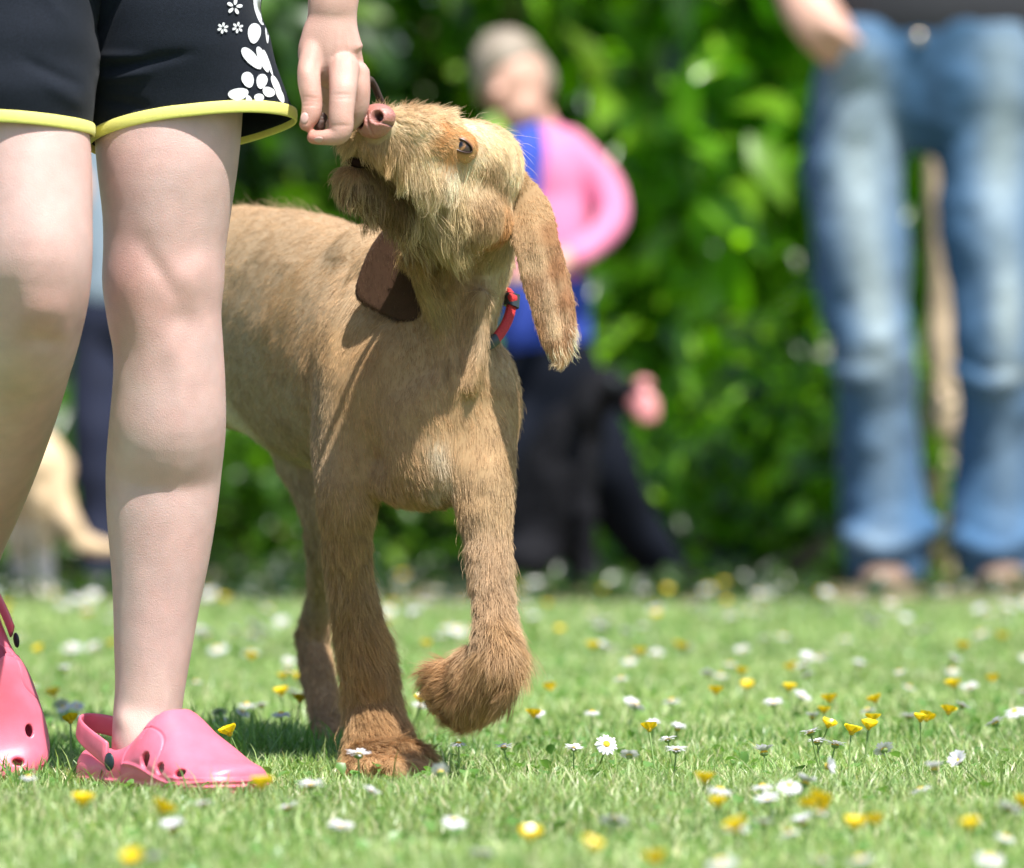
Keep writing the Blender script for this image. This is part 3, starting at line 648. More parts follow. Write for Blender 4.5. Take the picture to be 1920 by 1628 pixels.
def build_girl():
    Yg = 4.84
    root = empty('person', P(300, 1490, 4.84) * np.array((1, 1, 0)), 'girl in black shorts with yellow trim and pink clogs, holding a treat to the dog', 'person')
    # right-hand leg of the picture (stands), knee detail from extra lobes
    legA = loft([(330, -120, 4.86, 135, 150), (326, 60, 4.86, 138, 150), (316, 200, 4.85, 140, 152), (314, 300, 4.84, 134, 146), (312, 400, 4.84, 121, 132), (308, 470, 4.840, 115, 122), (306, 530, 4.840, 115, 118), (308, 590, 4.840, 108, 110),
                 (315, 650, 4.842, 104, 106), (317, 720, 4.846, 106, 110), (314, 800, 4.853, 110, 118), (307, 880, 4.87, 109, 118), (303, 960, 4.87, 104, 110), (299, 1050, 4.87, 93, 98), (293, 1130, 4.87, 82, 88),
                 (287, 1210, 4.87, 74, 80), (281, 1290, 4.87, 66, 76), (275, 1350, 4.87, 64, 80), (270, 1410, 4.86, 62, 80)], k=40, sub=4)
    kneeA = [eb(345, 545, 4.795, 62, 52, 50), eb(372, 505, 4.80, 36, 30, 36), eb(250, 520, 4.81, 52, 70, 60), eb(330, 650, 4.80, 34, 34, 34), eb(295, 440, 4.79, 70, 70, 50), eb(360, 440, 4.80, 50, 80, 50, 4)]
    footA = loft([(262, 1410, 4.88, 55, 70), (290, 1445, 4.84, 45, 60), (340, 1468, 4.80, 48, 34), (400, 1480, 4.775, 46, 24)], ref=(0, 0, 1), k=18)
    heelA = eb(235, 1445, 4.89, 42, 38, 50)
    legB = loft([(45, -120, 4.83, 120, 150), (46, 60, 4.81, 112, 148), (50, 200, 4.79, 114, 140), (55, 300, 4.775, 117, 130), (60, 400, 4.765, 114, 124), (62, 480, 4.76, 112, 118), (60, 550, 4.77, 108, 112), (52, 620, 4.79, 100, 104),
                 (38, 680, 4.83, 96, 100), (18, 760, 4.88, 92, 102), (-8, 850, 4.93, 86, 100), (-36, 940, 4.98, 78, 90), (-58, 1020, 5.02, 66, 74), (-72, 1100, 5.05, 56, 62), (-78, 1160, 5.07, 52, 60)], k=40, sub=4)
    kneeB = [eb(72, 560, 4.715, 60, 60, 50), eb(105, 600, 4.735, 44, 40, 40), eb(60, 640, 4.75, 40, 36, 36), eb(20, 560, 4.73, 44, 60, 44)]
    hips = [eb(190, -300, 4.88, 290, 190, 190), eb(190, -520, 4.88, 250, 330, 170), eb(190, -900, 4.88, 270, 300, 165)]
    necks = loft([(190, -1100, 4.88, 100), (190, -1350, 4.88, 85)])
    face = [ell(P(190, -1560, 4.87), (.072, .09, .105)), ell(P(190, -1530, 4.67), (.012, .02, .014))]
    legs = fuse('legs', [legA, footA, heelA, legB, necks] + hips + face, 0.003, 10)
    bumps(legs, [(348, 525, 46, 36, 2.4, 0), (378, 495, 26, 22, .8, 0), (250, 540, 36, 60, 1.6, -8), (300, 510, 16, 52, -2.2, -32), (262, 450, 40, 26, -1.0, 0), (345, 600, 34, 24, -1.8, 0), (322, 660, 24, 30, 1.4, 0), (350, 640, 16, 30, -1.2, 20),
                 (300, 430, 40, 60, 2.0, 0), (235, 640, 20, 60, -1.2, 0), (98, 585, 36, 34, 2.8, 0), (50, 590, 40, 34, 1.6, 0), (120, 625, 20, 18, 1.5, 0), (80, 640, 40, 16, -2.0, 0), (20, 570, 20, 50, -2.5, 0), (232, 1352, 16, 22, 3.0, 0),
                 (310, 1330, 10, 50, 1.2, 0), (262, 1400, 10, 40, -1.0, 0), (330, 900, 14, 260, .8, 3)])
    # arm and hand
    Yh = 4.83
    arm = loft([(690, -1000, 4.90, 75), (700, -700, 4.90, 70, 75), (690, -420, 4.88, 64, 68), (660, -200, 4.86, 62, 60), (634, -80, 4.84, 55, 52), (625, 0, 4.83, 48, 40), (623, 35, 4.83, 47, 35), (620, 70, 4.828, 56, 33), (622, 105, 4.828, 63, 32), (641, 136, 4.835, 47, 29), (652, 158, 4.84, 32, 24)], k=30, sub=4)
    shoulder = loft([(690, -1000, 4.90, 75), (560, -1090, 4.89, 85), (380, -1090, 4.88, 100)])
    arm2 = loft([(380, -1090, 4.88, 100), (-150, -1090, 4.88, 90), (-290, -1000, 4.90, 78), (-310, -700, 4.92, 70), (-300, -420, 4.90, 62), (-270, -100, 4.86, 52), (-255, 0, 4.84, 44, 36), (-250, 60, 4.84, 50, 30), (-245, 130, 4.84, 44, 26)], k=20)
    thumb = loft([(594, 80, 4.826, 26, 24), (581, 125, 4.817, 23, 22), (580, 155, 4.81, 22, 22), (585, 190, 4.807, 20, 20), (583, 215, 4.805, 19, 18), (574, 234, 4.803, 14, 13)], k=18)
    index = loft([(645, 125, 4.818, 30, 26), (643, 172, 4.805, 26, 25), (640, 215, 4.80, 24, 23), (640, 240, 4.80, 23, 22), (634, 254, 4.80, 19, 20), (612, 258, 4.802, 15, 17), (588, 258, 4.804, 13, 15)], k=18)
    middle = loft([(668, 140, 4.83, 27, 24), (676, 172, 4.828, 19, 22), (672, 205, 4.83, 19, 20), (660, 228, 4.835, 17, 18), (632, 238, 4.838, 15, 16), (612, 236, 4.835, 13, 14)], k=16)
    ring = loft([(668, 135, 4.855, 24, 22), (676, 170, 4.86, 18, 20), (668, 205, 4.865, 17, 18), (640, 222, 4.868, 15, 16), (620, 215, 4.865, 13, 14)], k=16)
    little = loft([(662, 130, 4.875, 21, 20), (668, 160, 4.885, 16, 17), (660, 188, 4.888, 15, 15), (636, 200, 4.888, 13, 14), (620, 192, 4.885, 11, 12)], k=16)
    web = [eb(606, 98, 4.825, 34, 22, 22), eb(671, 146, 4.832, 20, 30, 20), eb(636, 150, 4.856, 46, 52, 20), eb(618, 190, 4.862, 26, 34, 12)]
    hand = fuse('hand', [arm, shoulder, thumb, index, middle, ring, little] + web, 0.00135, 8)
    hand2 = fuse('hand2', [arm2, loft([(-240, 110, 4.84, 18), (-232, 190, 4.83, 16), (-236, 240, 4.84, 13)], k=10), loft([(-255, 110, 4.84, 18), (-252, 200, 4.83, 16), (-250, 255, 4.84, 13)], k=10),
                             loft([(-270, 110, 4.85, 18), (-272, 195, 4.85, 15), (-268, 245, 4.85, 12)], k=10), loft([(-282, 105, 4.86, 16), (-288, 180, 4.86, 13), (-284, 215, 4.86, 11)], k=10), loft([(-215, 80, 4.83, 18), (-190, 140, 4.82, 15), (-185, 180, 4.82, 12)], k=10)], 0.0025, 4)
    bumps(hand, [(584, 184, 16, 2.6, -.8, 6), (584, 191, 17, 2.6, -.9, 4), (583, 198, 15, 2.4, -.7, 0), (643, 178, 17, 3, -.7, 0), (643, 185, 17, 2.6, -.6, 0), (641, 236, 16, 3, -.6, 0), (648, 160, 18, 14, 1.0, 0), (571, 134, 10, 14, 1.2, 0),
                 (600, 110, 9, 30, -1.0, 12), (632, 90, 4, 40, .6, 4), (655, 95, 4, 45, .6, -6), (674, 100, 4, 40, .5, -8), (572, 224, 7, 9, -.3, 0)])
    # body mesh: legs, trunk, arms and hands in one object
    vs, fs = [], []
    off = 0
    for me in (legs, hand, hand2):
        vs.append(verts_of(me)); fs += [tuple(i + off for i in p.vertices) for p in me.polygons]; off += len(me.vertices)
    bm_ = mesh_of('body', np.concatenate(vs), fs)
    v, c = skin_cols(bm_)
    def spot(px, py, Y, r, k, colr):
        nonlocal c
        d = np.linalg.norm(v - P(px, py, Y), axis=1); w = (np.exp(-(d / r) ** 2) * k)[:, None]; c = c * (1 - w) + np.array(colr) * w
    redd = (.54, .25, .20)
    for q in [(345, 560, 4.78), (250, 530, 4.79), (100, 600, 4.73), (60, 580, 4.71)]: spot(*q, .035, .36, redd)
    for q in [(574, 244, 4.803), (584, 262, 4.80)]: spot(*q, .013, .5, (.56, .21, .16))
    for q in [(682, 168, 4.825), (572, 133, 4.81), (643, 250, 4.80), (583, 192, 4.80)]: spot(*q, .009, .35, redd)
    spot(280, 1340, 4.83, .04, .3, (.66, .46, .34))
    k = (sstep(P(535, 0, 4.83)[0], P(550, 0, 4.83)[0], v[:, 0]) * (v[:, 2] > CAMZ + .2))[:, None]; c = c * (1 - k) + c * np.array((.93, .84, .76)) * k
    add_col(bm_, c)
    bo = link('body', bm_, M_skin, root)
    HB = bvh_of(bm_)
    # creases over the thumb joint and the nail
    h, n = ray(HB, 571, 222)
    nn = unit(np.array((-.35, -.93, .1)))
    tv, tf = ell(h + nn * 0.0002, (.0036, .0048, .0012), np.array((unit(np.cross(nn, (0, 0, 1))), unit(np.cross(nn, np.cross((0, 0, 1), nn))), nn)), nu=20, nv=10)
    link('thumbnail', mesh_of('thumbnail', tv, tf), M_nail, bo)
    h, n = ray(HB, 598, 262)
    if h is not None:
        nn = unit(np.array((-.1, -.8, -.6)))
        tv, tf = ell(h + nn * 0.0001, (.0040, .0028, .0010), np.array((unit((1, 0, 0)), unit(np.cross(nn, (1, 0, 0))), nn)), nu=20, nv=10)
        link('fingernail', mesh_of('fingernail', tv, tf), M_nail, bo)

    # ---- shorts
    def shorts_leg(name, rings, hemk, K=96):
        """rings: top to bottom, each (cx, cy, Y, rx, ryd, tilt, backdrop): tilt = how far the right side is above the left, px; back = how far the rear hangs below"""
        A = catmull(rings, 7); vs = []
        th = np.linspace(0, 2 * math.pi, K, endpoint=False)
        for r in A:
            cx_, cy, Y, rx, rd, tilt, back, pin = r
            c = np.cos(th); s = np.sin(th)
            xs = cx_ + rx * np.sign(c) * np.abs(c) ** 0.9 + pin * np.clip(c, 0, 1) ** 6
            ys = cy - tilt * c + back * s
            Ys = Y + S(rd, Y) * s
            vs.append(np.stack([(xs - CX) * Y / FPX, Ys, CAMZ - (ys - HY) * Y / FPX], 1))
        n = len(A); V = np.concatenate(vs)
        F = [(i * K + j, i * K + (j + 1) % K, (i + 1) * K + (j + 1) % K, (i + 1) * K + j) for i in range(n - 1) for j in range(K)]
        return V, F, vs[-1]
    ringsR = [(345, -330, 4.86, 190, 215, 0, 0, 0), (342, -120, 4.86, 182, 205, 0, 0, 0), (328, 0, 4.855, 165, 200, 5, 5, 0), (334, 90, 4.85, 171, 196, 12, 12, 0), (340, 160, 4.85, 176, 182, 20, 18, 10), (350, 241, 4.85, 183, 170, 26, 26, 22)]
    ringsL = [(40, -330, 4.83, 180, 215, 0, 0, 0), (40, -120, 4.83, 165, 205, 0, 0, 0), (38, 0, 4.815, 150, 192, 0, 2, 0), (36, 90, 4.80, 152, 182, -4, 4, 0), (32, 165, 4.79, 150, 172, -8, 4, 2), (30, 232, 4.785, 142, 156, -10, 8, 4)]
    VR, FR, hemR = shorts_leg('r', ringsR, 0); VL, FL, hemL = shorts_leg('l', ringsL, 0)
    rise = loft([(190, -900, 4.88, 262, 175), (190, -560, 4.88, 262, 185), (190, -320, 4.86, 330, 235), (190, -180, 4.85, 315, 222), (190, -45, 4.85, 285, 196)], k=64, cap=False)
    Vc = loft([(178, -300, 4.84, 60, 170), (174, -60, 4.84, 38, 150), (172, 120, 4.84, 22, 110), (170, 225, 4.835, 8, 70)], k=24)
    sv, sf = join([(VR, FR), (VL, FL), rise, Vc])
    sm = mesh_of('shorts', sv, sf); recalc(sm)
    sm = evaluated(sm, [('SUBSURF', dict(levels=1))])
    # folds: long soft creases that run out from the crotch
    v = verts_of(sm); n = normals_of(sm); px_ = CX + v[:, 0] * FPX / v[:, 1]; py_ = HY - (v[:, 2] - CAMZ) * FPX / v[:, 1]
    d = vnoise(np.stack([v[:, 0] * 5, v[:, 1] * 12, v[:, 2] * 26], 1), 1.6, 5) * .0030
    for (x0, y0, x1, y1, wd, am) in [(190, 130, 390, 95, 10, -.0040), (200, 150, 300, 132, 9, .003), (190, 190, 300, 205, 11, -.003), (190, 105, 300, 108, 8, .0025), (185, 60, 230, -20, 9, -.003), (150, 160, 20, 100, 12, -.003), (150, 200, 60, 140, 14, .002), (120, 40, 60, -40, 14, .002)]:
        ax_ = np.array((x1 - x0, y1 - y0), float); L = np.linalg.norm(ax_); ax_ /= L
        t = (px_ - x0) * ax_[0] + (py_ - y0) * ax_[1]; q = -(px_ - x0) * ax_[1] + (py_ - y0) * ax_[0]
        d = d + am * np.exp(-(q / wd) ** 2) * sstep(-20, 25, t) * (1 - sstep(L * .5, L, t)) * (n[:, 1] < 0)
    keep = sstep(262, 225, py_) 
    set_verts(sm, v + n * (d * keep)[:, None])
    SB = bvh_of(sm)
    sm = evaluated(sm, [('SOLIDIFY', dict(thickness=0.0016, offset=-1))])
    so = link('shorts', sm, M_black_cloth, root)
    for hem, seed in ((hemR, 1), (hemL, 2)):
        C = np.concatenate([hem, hem[:2]]); C = C + np.array((0, 0, -0.0008))
        n_ = len(C)
        k = 10; T = unit(np.gradient(C, axis=0)); U = unit(np.cross(T, (0, 0, 1.0))); W = np.cross(U, T)
        th = np.linspace(0, 2 * math.pi, k, endpoint=False); vs = []
        for i in range(n_): vs.append(C[i] + np.outer(np.cos(th) * .0014, U[i]) + np.outer(np.sign(np.sin(th)) * np.abs(np.sin(th)) ** .6 * .0052, W[i]))
        V = np.concatenate(vs); F = [(i * k + j, i * k + (j + 1) % k, (i + 1) * k + (j + 1) % k, (i + 1) * k + j) for i in range(n_ - 1) for j in range(k)]
        hm = mesh_of('hem_binding', V, F); link('hem_binding', hm, M_yellow, so)
    # printed petals: thin patches laid on the cloth
    petals = [(488, 15, 11, 33, -10), (477, 63, 12, 19, 5), (493, 112, 7, 26, -22), (472, 110, 10, 26, -42), (501, 62, 3, 20, -3), (497, 6, 2.5, 16, -4), (503, 118, 3, 26, -20),
              (465, 150, 11, 15, -18), (491, 153, 10, 14, 12), (447, 177, 19, 11, -8), (504, 173, 12, 9, 22), (467, 187, 8, 5, 60), (486, 184, 9, 8, 0), (519, 162, 6, 22, -24), (526, 180, 6, 14, -24)]
    for (fx, fy, s) in [(440, 13, 15), (418, 53, 10.5), (446, 52, 10.5)]:
        for k in range(6 if s < 14 else 5):
            a = k * (60 if s < 14 else 72) + 10
            petals.append((fx + s * .62 * math.sin(math.radians(a)), fy - s * .62 * math.cos(math.radians(a)), s * .2, s * .38, a))
    PV, PF = [], []; o_ = 0
    for (x, y, rx, ry, rot) in petals:
        a = math.radians(rot); pts = []; 
        for rr in (0, .5, 1.0):
            for j in range(1 if rr == 0 else 22):
                t = 2 * math.pi * j / 22; ex_, ey_ = rr * rx * math.cos(t) * (1 - .18 * math.sin(t)), rr * ry * math.sin(t)
                X = x + ex_ * math.cos(a) - ey_ * math.sin(a); Y_ = y + ex_ * math.sin(a) + ey_ * math.cos(a)
                h, n = ray(SB, X, Y_)
                pts.append((h - unit(h - np.array((0, 0, CAMZ))) * .0018) if h is not None else None)
        if any(p is None for p in pts): 
            if pts[0] is None: continue
            good = [p for p in pts if p is not None]
            pts = [p if p is not None else min(good, key=lambda q: 0) for p in pts]
            pts = [p for p in pts]
            # clip the far points back to their neighbours
        lim = S(max(rx, ry) * 3.0, 4.85)
        if max(np.linalg.norm(p - pts[0]) for p in pts) > lim: continue
        PV += pts
        for j in range(22):
            j2 = (j + 1) % 22
            PF.append((o_, o_ + 1 + j, o_ + 1 + j2)); PF.append((o_ + 1 + j, o_ + 23 + j, o_ + 23 + j2, o_ + 1 + j2))
        o_ += 45
    link('flower_print', mesh_of('flower_print', np.array(PV), PF), M_white_print, so)
    # top and hair (above the picture)
    top = fuse('shirt', [loft([(190, -1110, 4.88, 150, 110), (190, -1040, 4.88, 330, 150), (190, -850, 4.88, 295, 185), (190, -600, 4.88, 270, 200), (190, -420, 4.87, 300, 230), (190, -330, 4.86, 330, 245)], k=32),
                          loft([(420, -1080, 4.88, 110), (610, -1060, 4.89, 105), (700, -930, 4.90, 95), (705, -840, 4.90, 95)]), loft([(-40, -1080, 4.88, 110), (-220, -1060, 4.89, 105), (-300, -930, 4.90, 95), (-312, -840, 4.90, 95)])], .008, 5)
    link('shirt', top, mat('shirt_cloth', (.70, .72, .76), rough=.8, noise=.1, nscale=200), root)
    hr = fuse('hair', [ell(P(190, -1590, 4.91), (.082, .092, .10)), loft([(190, -1560, 4.96, 150, 80), (190, -1350, 4.97, 130, 60), (190, -1150, 4.97, 90, 45)])], .006, 4)
    link('hair', hr, mat('brown_hair', (.10, .055, .03), rough=.5, bump=.6, bscale=300), root)
    return root, HB

GIRL, GIRLB = build_girl()

# ---- clogs
def clog_mesh(extra=()):
    """local: x heel to toe 0..0.2, y across, z up; returns shell mesh and strap / ridge pieces"""
    xs = [0.000, .010, .03, .055, .075, .09, .102, .115, .135, .155, .172, .187, .196, .200]
    wd = [.018, .028, .034, .035, .036, .038, .040, .042, .044, .044, .041, .034, .024, .012]
    ht = [.026, .034, .036, .036, .042, .058, .068, .068, .052, .036, .029, .0265, .024, .019]
    A = catmull(np.stack([xs, wd, ht], 1), 4); K = 40
    def shell(A, inset, zb, openx=None):
        vs = []
        for (x, w, h) in A:
            th = np.linspace(0, 2 * math.pi, K, endpoint=False); c = np.cos(th); s = np.sin(th)
            w_ = max(w - inset, .003); h_ = max(h - inset, zb + .003)
            zc = zb + (h_ - zb) * 0.40
            yy = w_ * np.sign(c) * np.abs(c) ** (0.75)
            up_ = np.sign(s) * np.abs(s) ** 0.85
            zz = np.where(s > 0, zc + (h_ - zc) * up_, zc + (zc - zb) * np.sign(s) * np.abs(s) ** 0.45)
            nar = 1 - 0.34 * np.clip(s, 0, 1) * sstep(.036, .06, np.array(h))
            vs.append(np.stack([np.full(K, x), yy * nar, zz], 1))
        n = len(vs); V = np.concatenate(vs)
        F = [(i * K + j, (i + 1) * K + j, (i + 1) * K + (j + 1) % K, i * K + (j + 1) % K) for i in range(n - 1) for j in range(K)]
        F.append(tuple(range(K))); F.append(tuple(range(n * K - 1, (n - 1) * K - 1, -1)))
        return V, F
    V, F = shell(A, 0, 0.0)
    outer = mesh_of('o', V, F)
    Ai = A[(A[:, 0] > .006) & (A[:, 0] < .190)]
    Vi, Fi = shell(Ai, .0048, .011)
    inner = fuse('i', [(Vi, Fi), loft_local([(.008, 0, .045, .026, .022), (.03, 0, .055, .030, .030), (.06, 0, .062, .031, .036), (.078, 0, .072, .031, .034), (.088, 0, .082, .028, .030)])], .0016, 1)
    ob = bpy.data.objects.new('t1', inner); COL.objects.link(ob)
    sole = []
    me = evaluated(outer, [('REMESH', dict(mode='VOXEL', voxel_size=.0014)), ('SMOOTH', dict(factor=.5, iterations=4))])
    holes = []
    for sy in (-1, 1):
        for (x, z, a, b) in ([(.095, .034, .0052, .0075), (.110, .031, .0042, .0055), (.127, .028, .0050, .0026)] if sy > 0 else []):
            holes.append(ell((x, sy * .036, z), (a, .014, b), nu=16, nv=10))
    for (x, y) in [(.140, -.014), (.140, .014), (.158, 0), (.160, -.020), (.160, .020), (.176, -.01), (.176, .01)]:
        pass
    holes += [ell(c, r, ax, nu=20, nv=12) for (c, r, ax) in extra]
    hm = mesh_of('h', *join(holes)); oh = bpy.data.objects.new('t2', hm); COL.objects.link(oh)
    o = bpy.data.objects.new('t0', me); COL.objects.link(o)
    for q in (ob, oh):
        m = o.modifiers.new('b', 'BOOLEAN'); m.operation = 'DIFFERENCE'; m.object = q; m.solver = 'EXACT'
    m = o.modifiers.new('b', 'REMESH'); m.mode = 'VOXEL'; m.voxel_size = .0010
    m = o.modifiers.new('b', 'SMOOTH'); m.iterations = 2
    dg = bpy.context.evaluated_depsgraph_get(); dg.update()
    r = bpy.data.meshes.new_from_object(o.evaluated_get(dg), depsgraph=dg)
    for q in (o, ob, oh): bpy.data.objects.remove(q)
    # moulded ridges: raise thin lines on the upper
    v = verts_of(r); n = normals_of(r); x, y, z = v.T; d = np.zeros(len(v))
    side = np.abs(n[:, 1]) > .2
    edge = .024 - (x - .09) * .10 + .0035 * np.cos((x - .1) * 60)
    d += .0017 * np.exp(-((z - edge + .004) / .0012) ** 2) * sstep(.078, .086, x)
    for x0 in (.100, .1045): d -= .0013 * np.exp(-((x - x0 - (.05 - z) * -.12) / .0009) ** 2) * (z > .045)
    d += .0018 * np.exp(-((z - .008) / .0011) ** 2) + .0008 * np.exp(-((z - .0145) / .001) ** 2) * (x > .15)
    arc = np.sqrt((x - .108) ** 2 + ((z - .030) * 1.1) ** 2); d -= .0013 * np.exp(-((arc - .0265) / .0008) ** 2) * (z > .022) * side
    set_verts(r, v + n * d[:, None])
    r.polygons.foreach_set('use_smooth', [True] * len(r.polygons)); r.name = 'upper'
    return r

def loft_local(pts):
    A = catmull(pts, 3)
    return tube_raw(A[:, :3], A[:, 3], A[:, 4], ref=(0, 0, 1), k=20)

def place_clog(heel, toe, upv, label_, hpx=(), strap_up=.052):
    x = unit(toe - heel); z = unit(upv - x * (upv @ x)); y = np.cross(z, x); R = np.stack([x, y, z], 0); sc = np.linalg.norm(toe - heel) / .2
    def T(v): return (np.asarray(v) * sc) @ R + heel
    base = clog_mesh(); probe = base.copy(); set_verts(probe, T(verts_of(base))); pb = bvh_of(probe); ex = []
    for (hx, hy, rx, ry, rot) in hpx:
        h, n = ray(pb, hx, hy)
        if h is None: continue
        vd = unit(h - np.array((0, 0, CAMZ))); nn = unit(-np.asarray(n)); a = math.radians(rot)
        e1 = unit(np.cross(nn, (0, 0, 1.0))); e2 = np.cross(nn, e1); f1 = e1 * math.cos(a) + e2 * math.sin(a); f2 = np.cross(nn, f1)
        c = R @ (h - heel) / sc; ex.append((c, (S(rx, 4.85) / sc, S(ry, 4.85) / sc, .010), np.array([R @ f1, R @ f2, R @ nn])))
    CL = clog_mesh(ex); r = CL.copy(); set_verts(r, T(verts_of(CL)))
    o = link('clog', r, M_pink, GIRL); o['label'] = label_
    th = np.linspace(math.radians(-82), math.radians(82), 41)
    # strap: a band round the heel from rivet to rivet
    vs = []; k = 12; tt = np.linspace(0, 2 * math.pi, k, endpoint=False)
    for t in th:
        c, s = math.cos(t), math.sin(t)
        cxy = np.array((.076 - .088 * c, .0385 * s / math.sin(math.radians(82)) * (1 - .12 * c), .024 + (strap_up - .024) * c ** .8))
        out = unit(np.array((-c, s * 1.2, 0))); upw = unit(np.array((.30 * c, 0, 1)))
        hw = .0085 + .0025 * (1 - c)
        vs.append(cxy + np.outer(np.cos(tt) * .0019, out) + np.outer(np.sign(np.sin(tt)) * np.abs(np.sin(tt)) ** .5 * hw, upw))
    V = np.concatenate(vs); n = len(th)
    F = [(i * k + j, i * k + (j + 1) % k, (i + 1) * k + (j + 1) % k, (i + 1) * k + j) for i in range(n - 1) for j in range(k)] + [tuple(range(k - 1, -1, -1)), tuple(range((n - 1) * k, n * k))]
    st = link('strap', mesh_of('strap', T(V), F), M_pink, o)
    for sy in (-1, 1):
        v_, f_ = ell((.070, sy * .0405, .024), (.0062, .0022, .0078), nu=24, nv=12)
        link('rivet', mesh_of('rivet', T(v_), f_), M_rivet, st)
    return o
g0 = P(178, 1490, 4.90); g0[2] = 0.006; t0 = P(462, 1500, 4.755); t0[2] = 0.006
place_clog(g0, t0, np.array((0, 0, 1.0)), 'pink clog flat on the grass with its strap behind the heel',
           [(270, 1425, 13, 16, 0), (299, 1441, 11, 11, 0), (336, 1450, 9, 13, 70), (268, 1483, 9, 12, -40)])
t1 = P(18, 1482, 4.93); h1 = P(-100, 1120, 5.03)
place_clog(h1, t1, np.array((.25, -.95, .35)), 'pink clog resting on its toe with the heel lifted',
           [(55, 1370, 8, 13, 0), (34, 1428, 12, 8, 0)])

# treat in the fingers and the lead
tr = fuse('treat', [eb(600, 236, 4.812, 11, 15, 12), eb(606, 222, 4.815, 9, 12, 10)], .0012, 2); displace(tr, .0012, 200, 3)
tag(link('treat', tr, M_treat), 'small dark brown treat pinched between thumb and finger', 'dog treat')
C = catmull([P(640, 200, 4.85), P(668, 175, 4.86), P(690, 150, 4.872), P(701, 160, 4.885), P(712, 185, 4.895), P(724, 210, 4.905), P(750, 270, 4.925), P(790, 370, 4.985), P(800, 460, 5.04), P(815, 540, 5.10), P(835, 570, 5.14)], 8)
lv, lf = tube_raw(C, np.full(len(C), .0030), np.full(len(C), .0030), k=12)
an = np.tile(np.arange(12), len(lv) // 12); li = np.repeat(np.arange(len(lv) // 12), 12); lv = lv[:len(an)]
lead = mesh_of('lead', *tube_raw(C, np.full(len(C), .0030), np.full(len(C), .0030), k=12)); tag(link('dog_lead', lead, M_cord), 'dark brown braided lead running from the hand behind the muzzle to the collar', 'dog lead')
# ------------------------------------------------------------------ ground, soil, hedge planting
def grid_sheet(x0, x1, y0, y1, nx, ny, zf):
    X, Y = np.meshgrid(np.linspace(x0, x1, nx), np.linspace(y0, y1, ny)); V = np.stack([X.ravel(), Y.ravel(), zf(X.ravel(), Y.ravel())], 1)
    F = [(j * nx + i, j * nx + i + 1, (j + 1) * nx + i + 1, (j + 1) * nx + i) for j in range(ny - 1) for i in range(nx - 1)]
    return V, F
M_ground = mat('turf_soil', (0.13, 0.19, 0.07), rough=0.95, noise=0.5, nscale=14, bump=1.0, bscale=60)
M_soil = mat('bed_soil', (0.16, 0.13, 0.07), rough=0.95, noise=0.45, nscale=9, bump=1.0, bscale=40)
tag(link('ground', mesh_of('ground', *grid_sheet(-40, 40, -6, 90, 2, 2, lambda x, y: x * 0)), M_ground), kind='structure')
tag(link('soil_bed', mesh_of('soil_bed', *grid_sheet(-12, 12, 9.32, 22, 60, 40, lambda x, y: .004 + .10 * sstep(10.8, 14, y) + .02 * np.sin(x * 5) * sstep(10.8, 12, y))), M_soil), kind='structure')

def leaf_cloud(n, pos, size, r, tilt=0.9, normal=None, asp=0.42):
    """n folded leaves (6 verts, 4 faces each) at pos (n,3)"""
    a = unit(r.normal(0, 1, (n, 3)) + np.array((0, -.2, -.35)))          # along the leaf
    nn = r.normal(0, tilt, (n, 3)) + (normal if normal is not None else np.array((0, -.5, 1.0)))
    nn = unit(nn - a * (nn * a).sum(1, keepdims=True)); b = np.cross(a, nn)
    L = (size * r.uniform(.65, 1.25, n))[:, None]; w = L * asp; fold = .16
    P0 = pos; P1 = pos + a * L * .35 + b * w * .5 + nn * w * fold; P2 = pos + a * L * .35 - b * w * .5 + nn * w * fold
    P3 = pos + a * L * .72 + b * w * .36 + nn * w * fold - nn * L * .05; P4 = pos + a * L * .72 - b * w * .36 + nn * w * fold - nn * L * .05; P5 = pos + a * L - nn * L * .16
    M = pos + a * L * .5
    V = np.stack([P0, P1, P2, M, P3, P4, P5], 1).reshape(-1, 3)
    F = np.array([(0, 1, 3), (0, 3, 2), (1, 4, 3), (2, 3, 5), (3, 4, 6), (3, 6, 5)])
    F = (F[None] + (np.arange(n) * 7)[:, None, None]).reshape(-1, 3)
    return V, F

def fast_mesh(name, V, F, smooth=False):
    """triangles or quads from numpy arrays"""
    me = bpy.data.meshes.new(name); k = F.shape[1]
    me.vertices.add(len(V)); me.vertices.foreach_set('co', np.ascontiguousarray(V, np.float32).ravel())
    me.loops.add(F.size); me.loops.foreach_set('vertex_index', np.ascontiguousarray(F, np.int32).ravel())
    me.polygons.add(len(F)); me.polygons.foreach_set('loop_start', np.arange(0, F.size, k, dtype=np.int32))
    me.update(calc_edges=True); me.validate()
    if smooth: me.polygons.foreach_set('use_smooth', [True] * len(me.polygons))
    return me

M_leaf = mat('laurel_leaf', attr='col', rough=0.30, spec=0.6, translucent=0.42, tcol=(1.7, 2.0, .3))
M_bark = mat('bark', (.16, .115, .075), rough=.9, noise=.4, nscale=30, bump=1, bscale=60, stretch=(1, 1, .25))
M_bark_pale = mat('bark_pale', (.50, .38, .25), rough=.9, noise=.35, nscale=20, bump=1, bscale=50, stretch=(1, 1, .25))

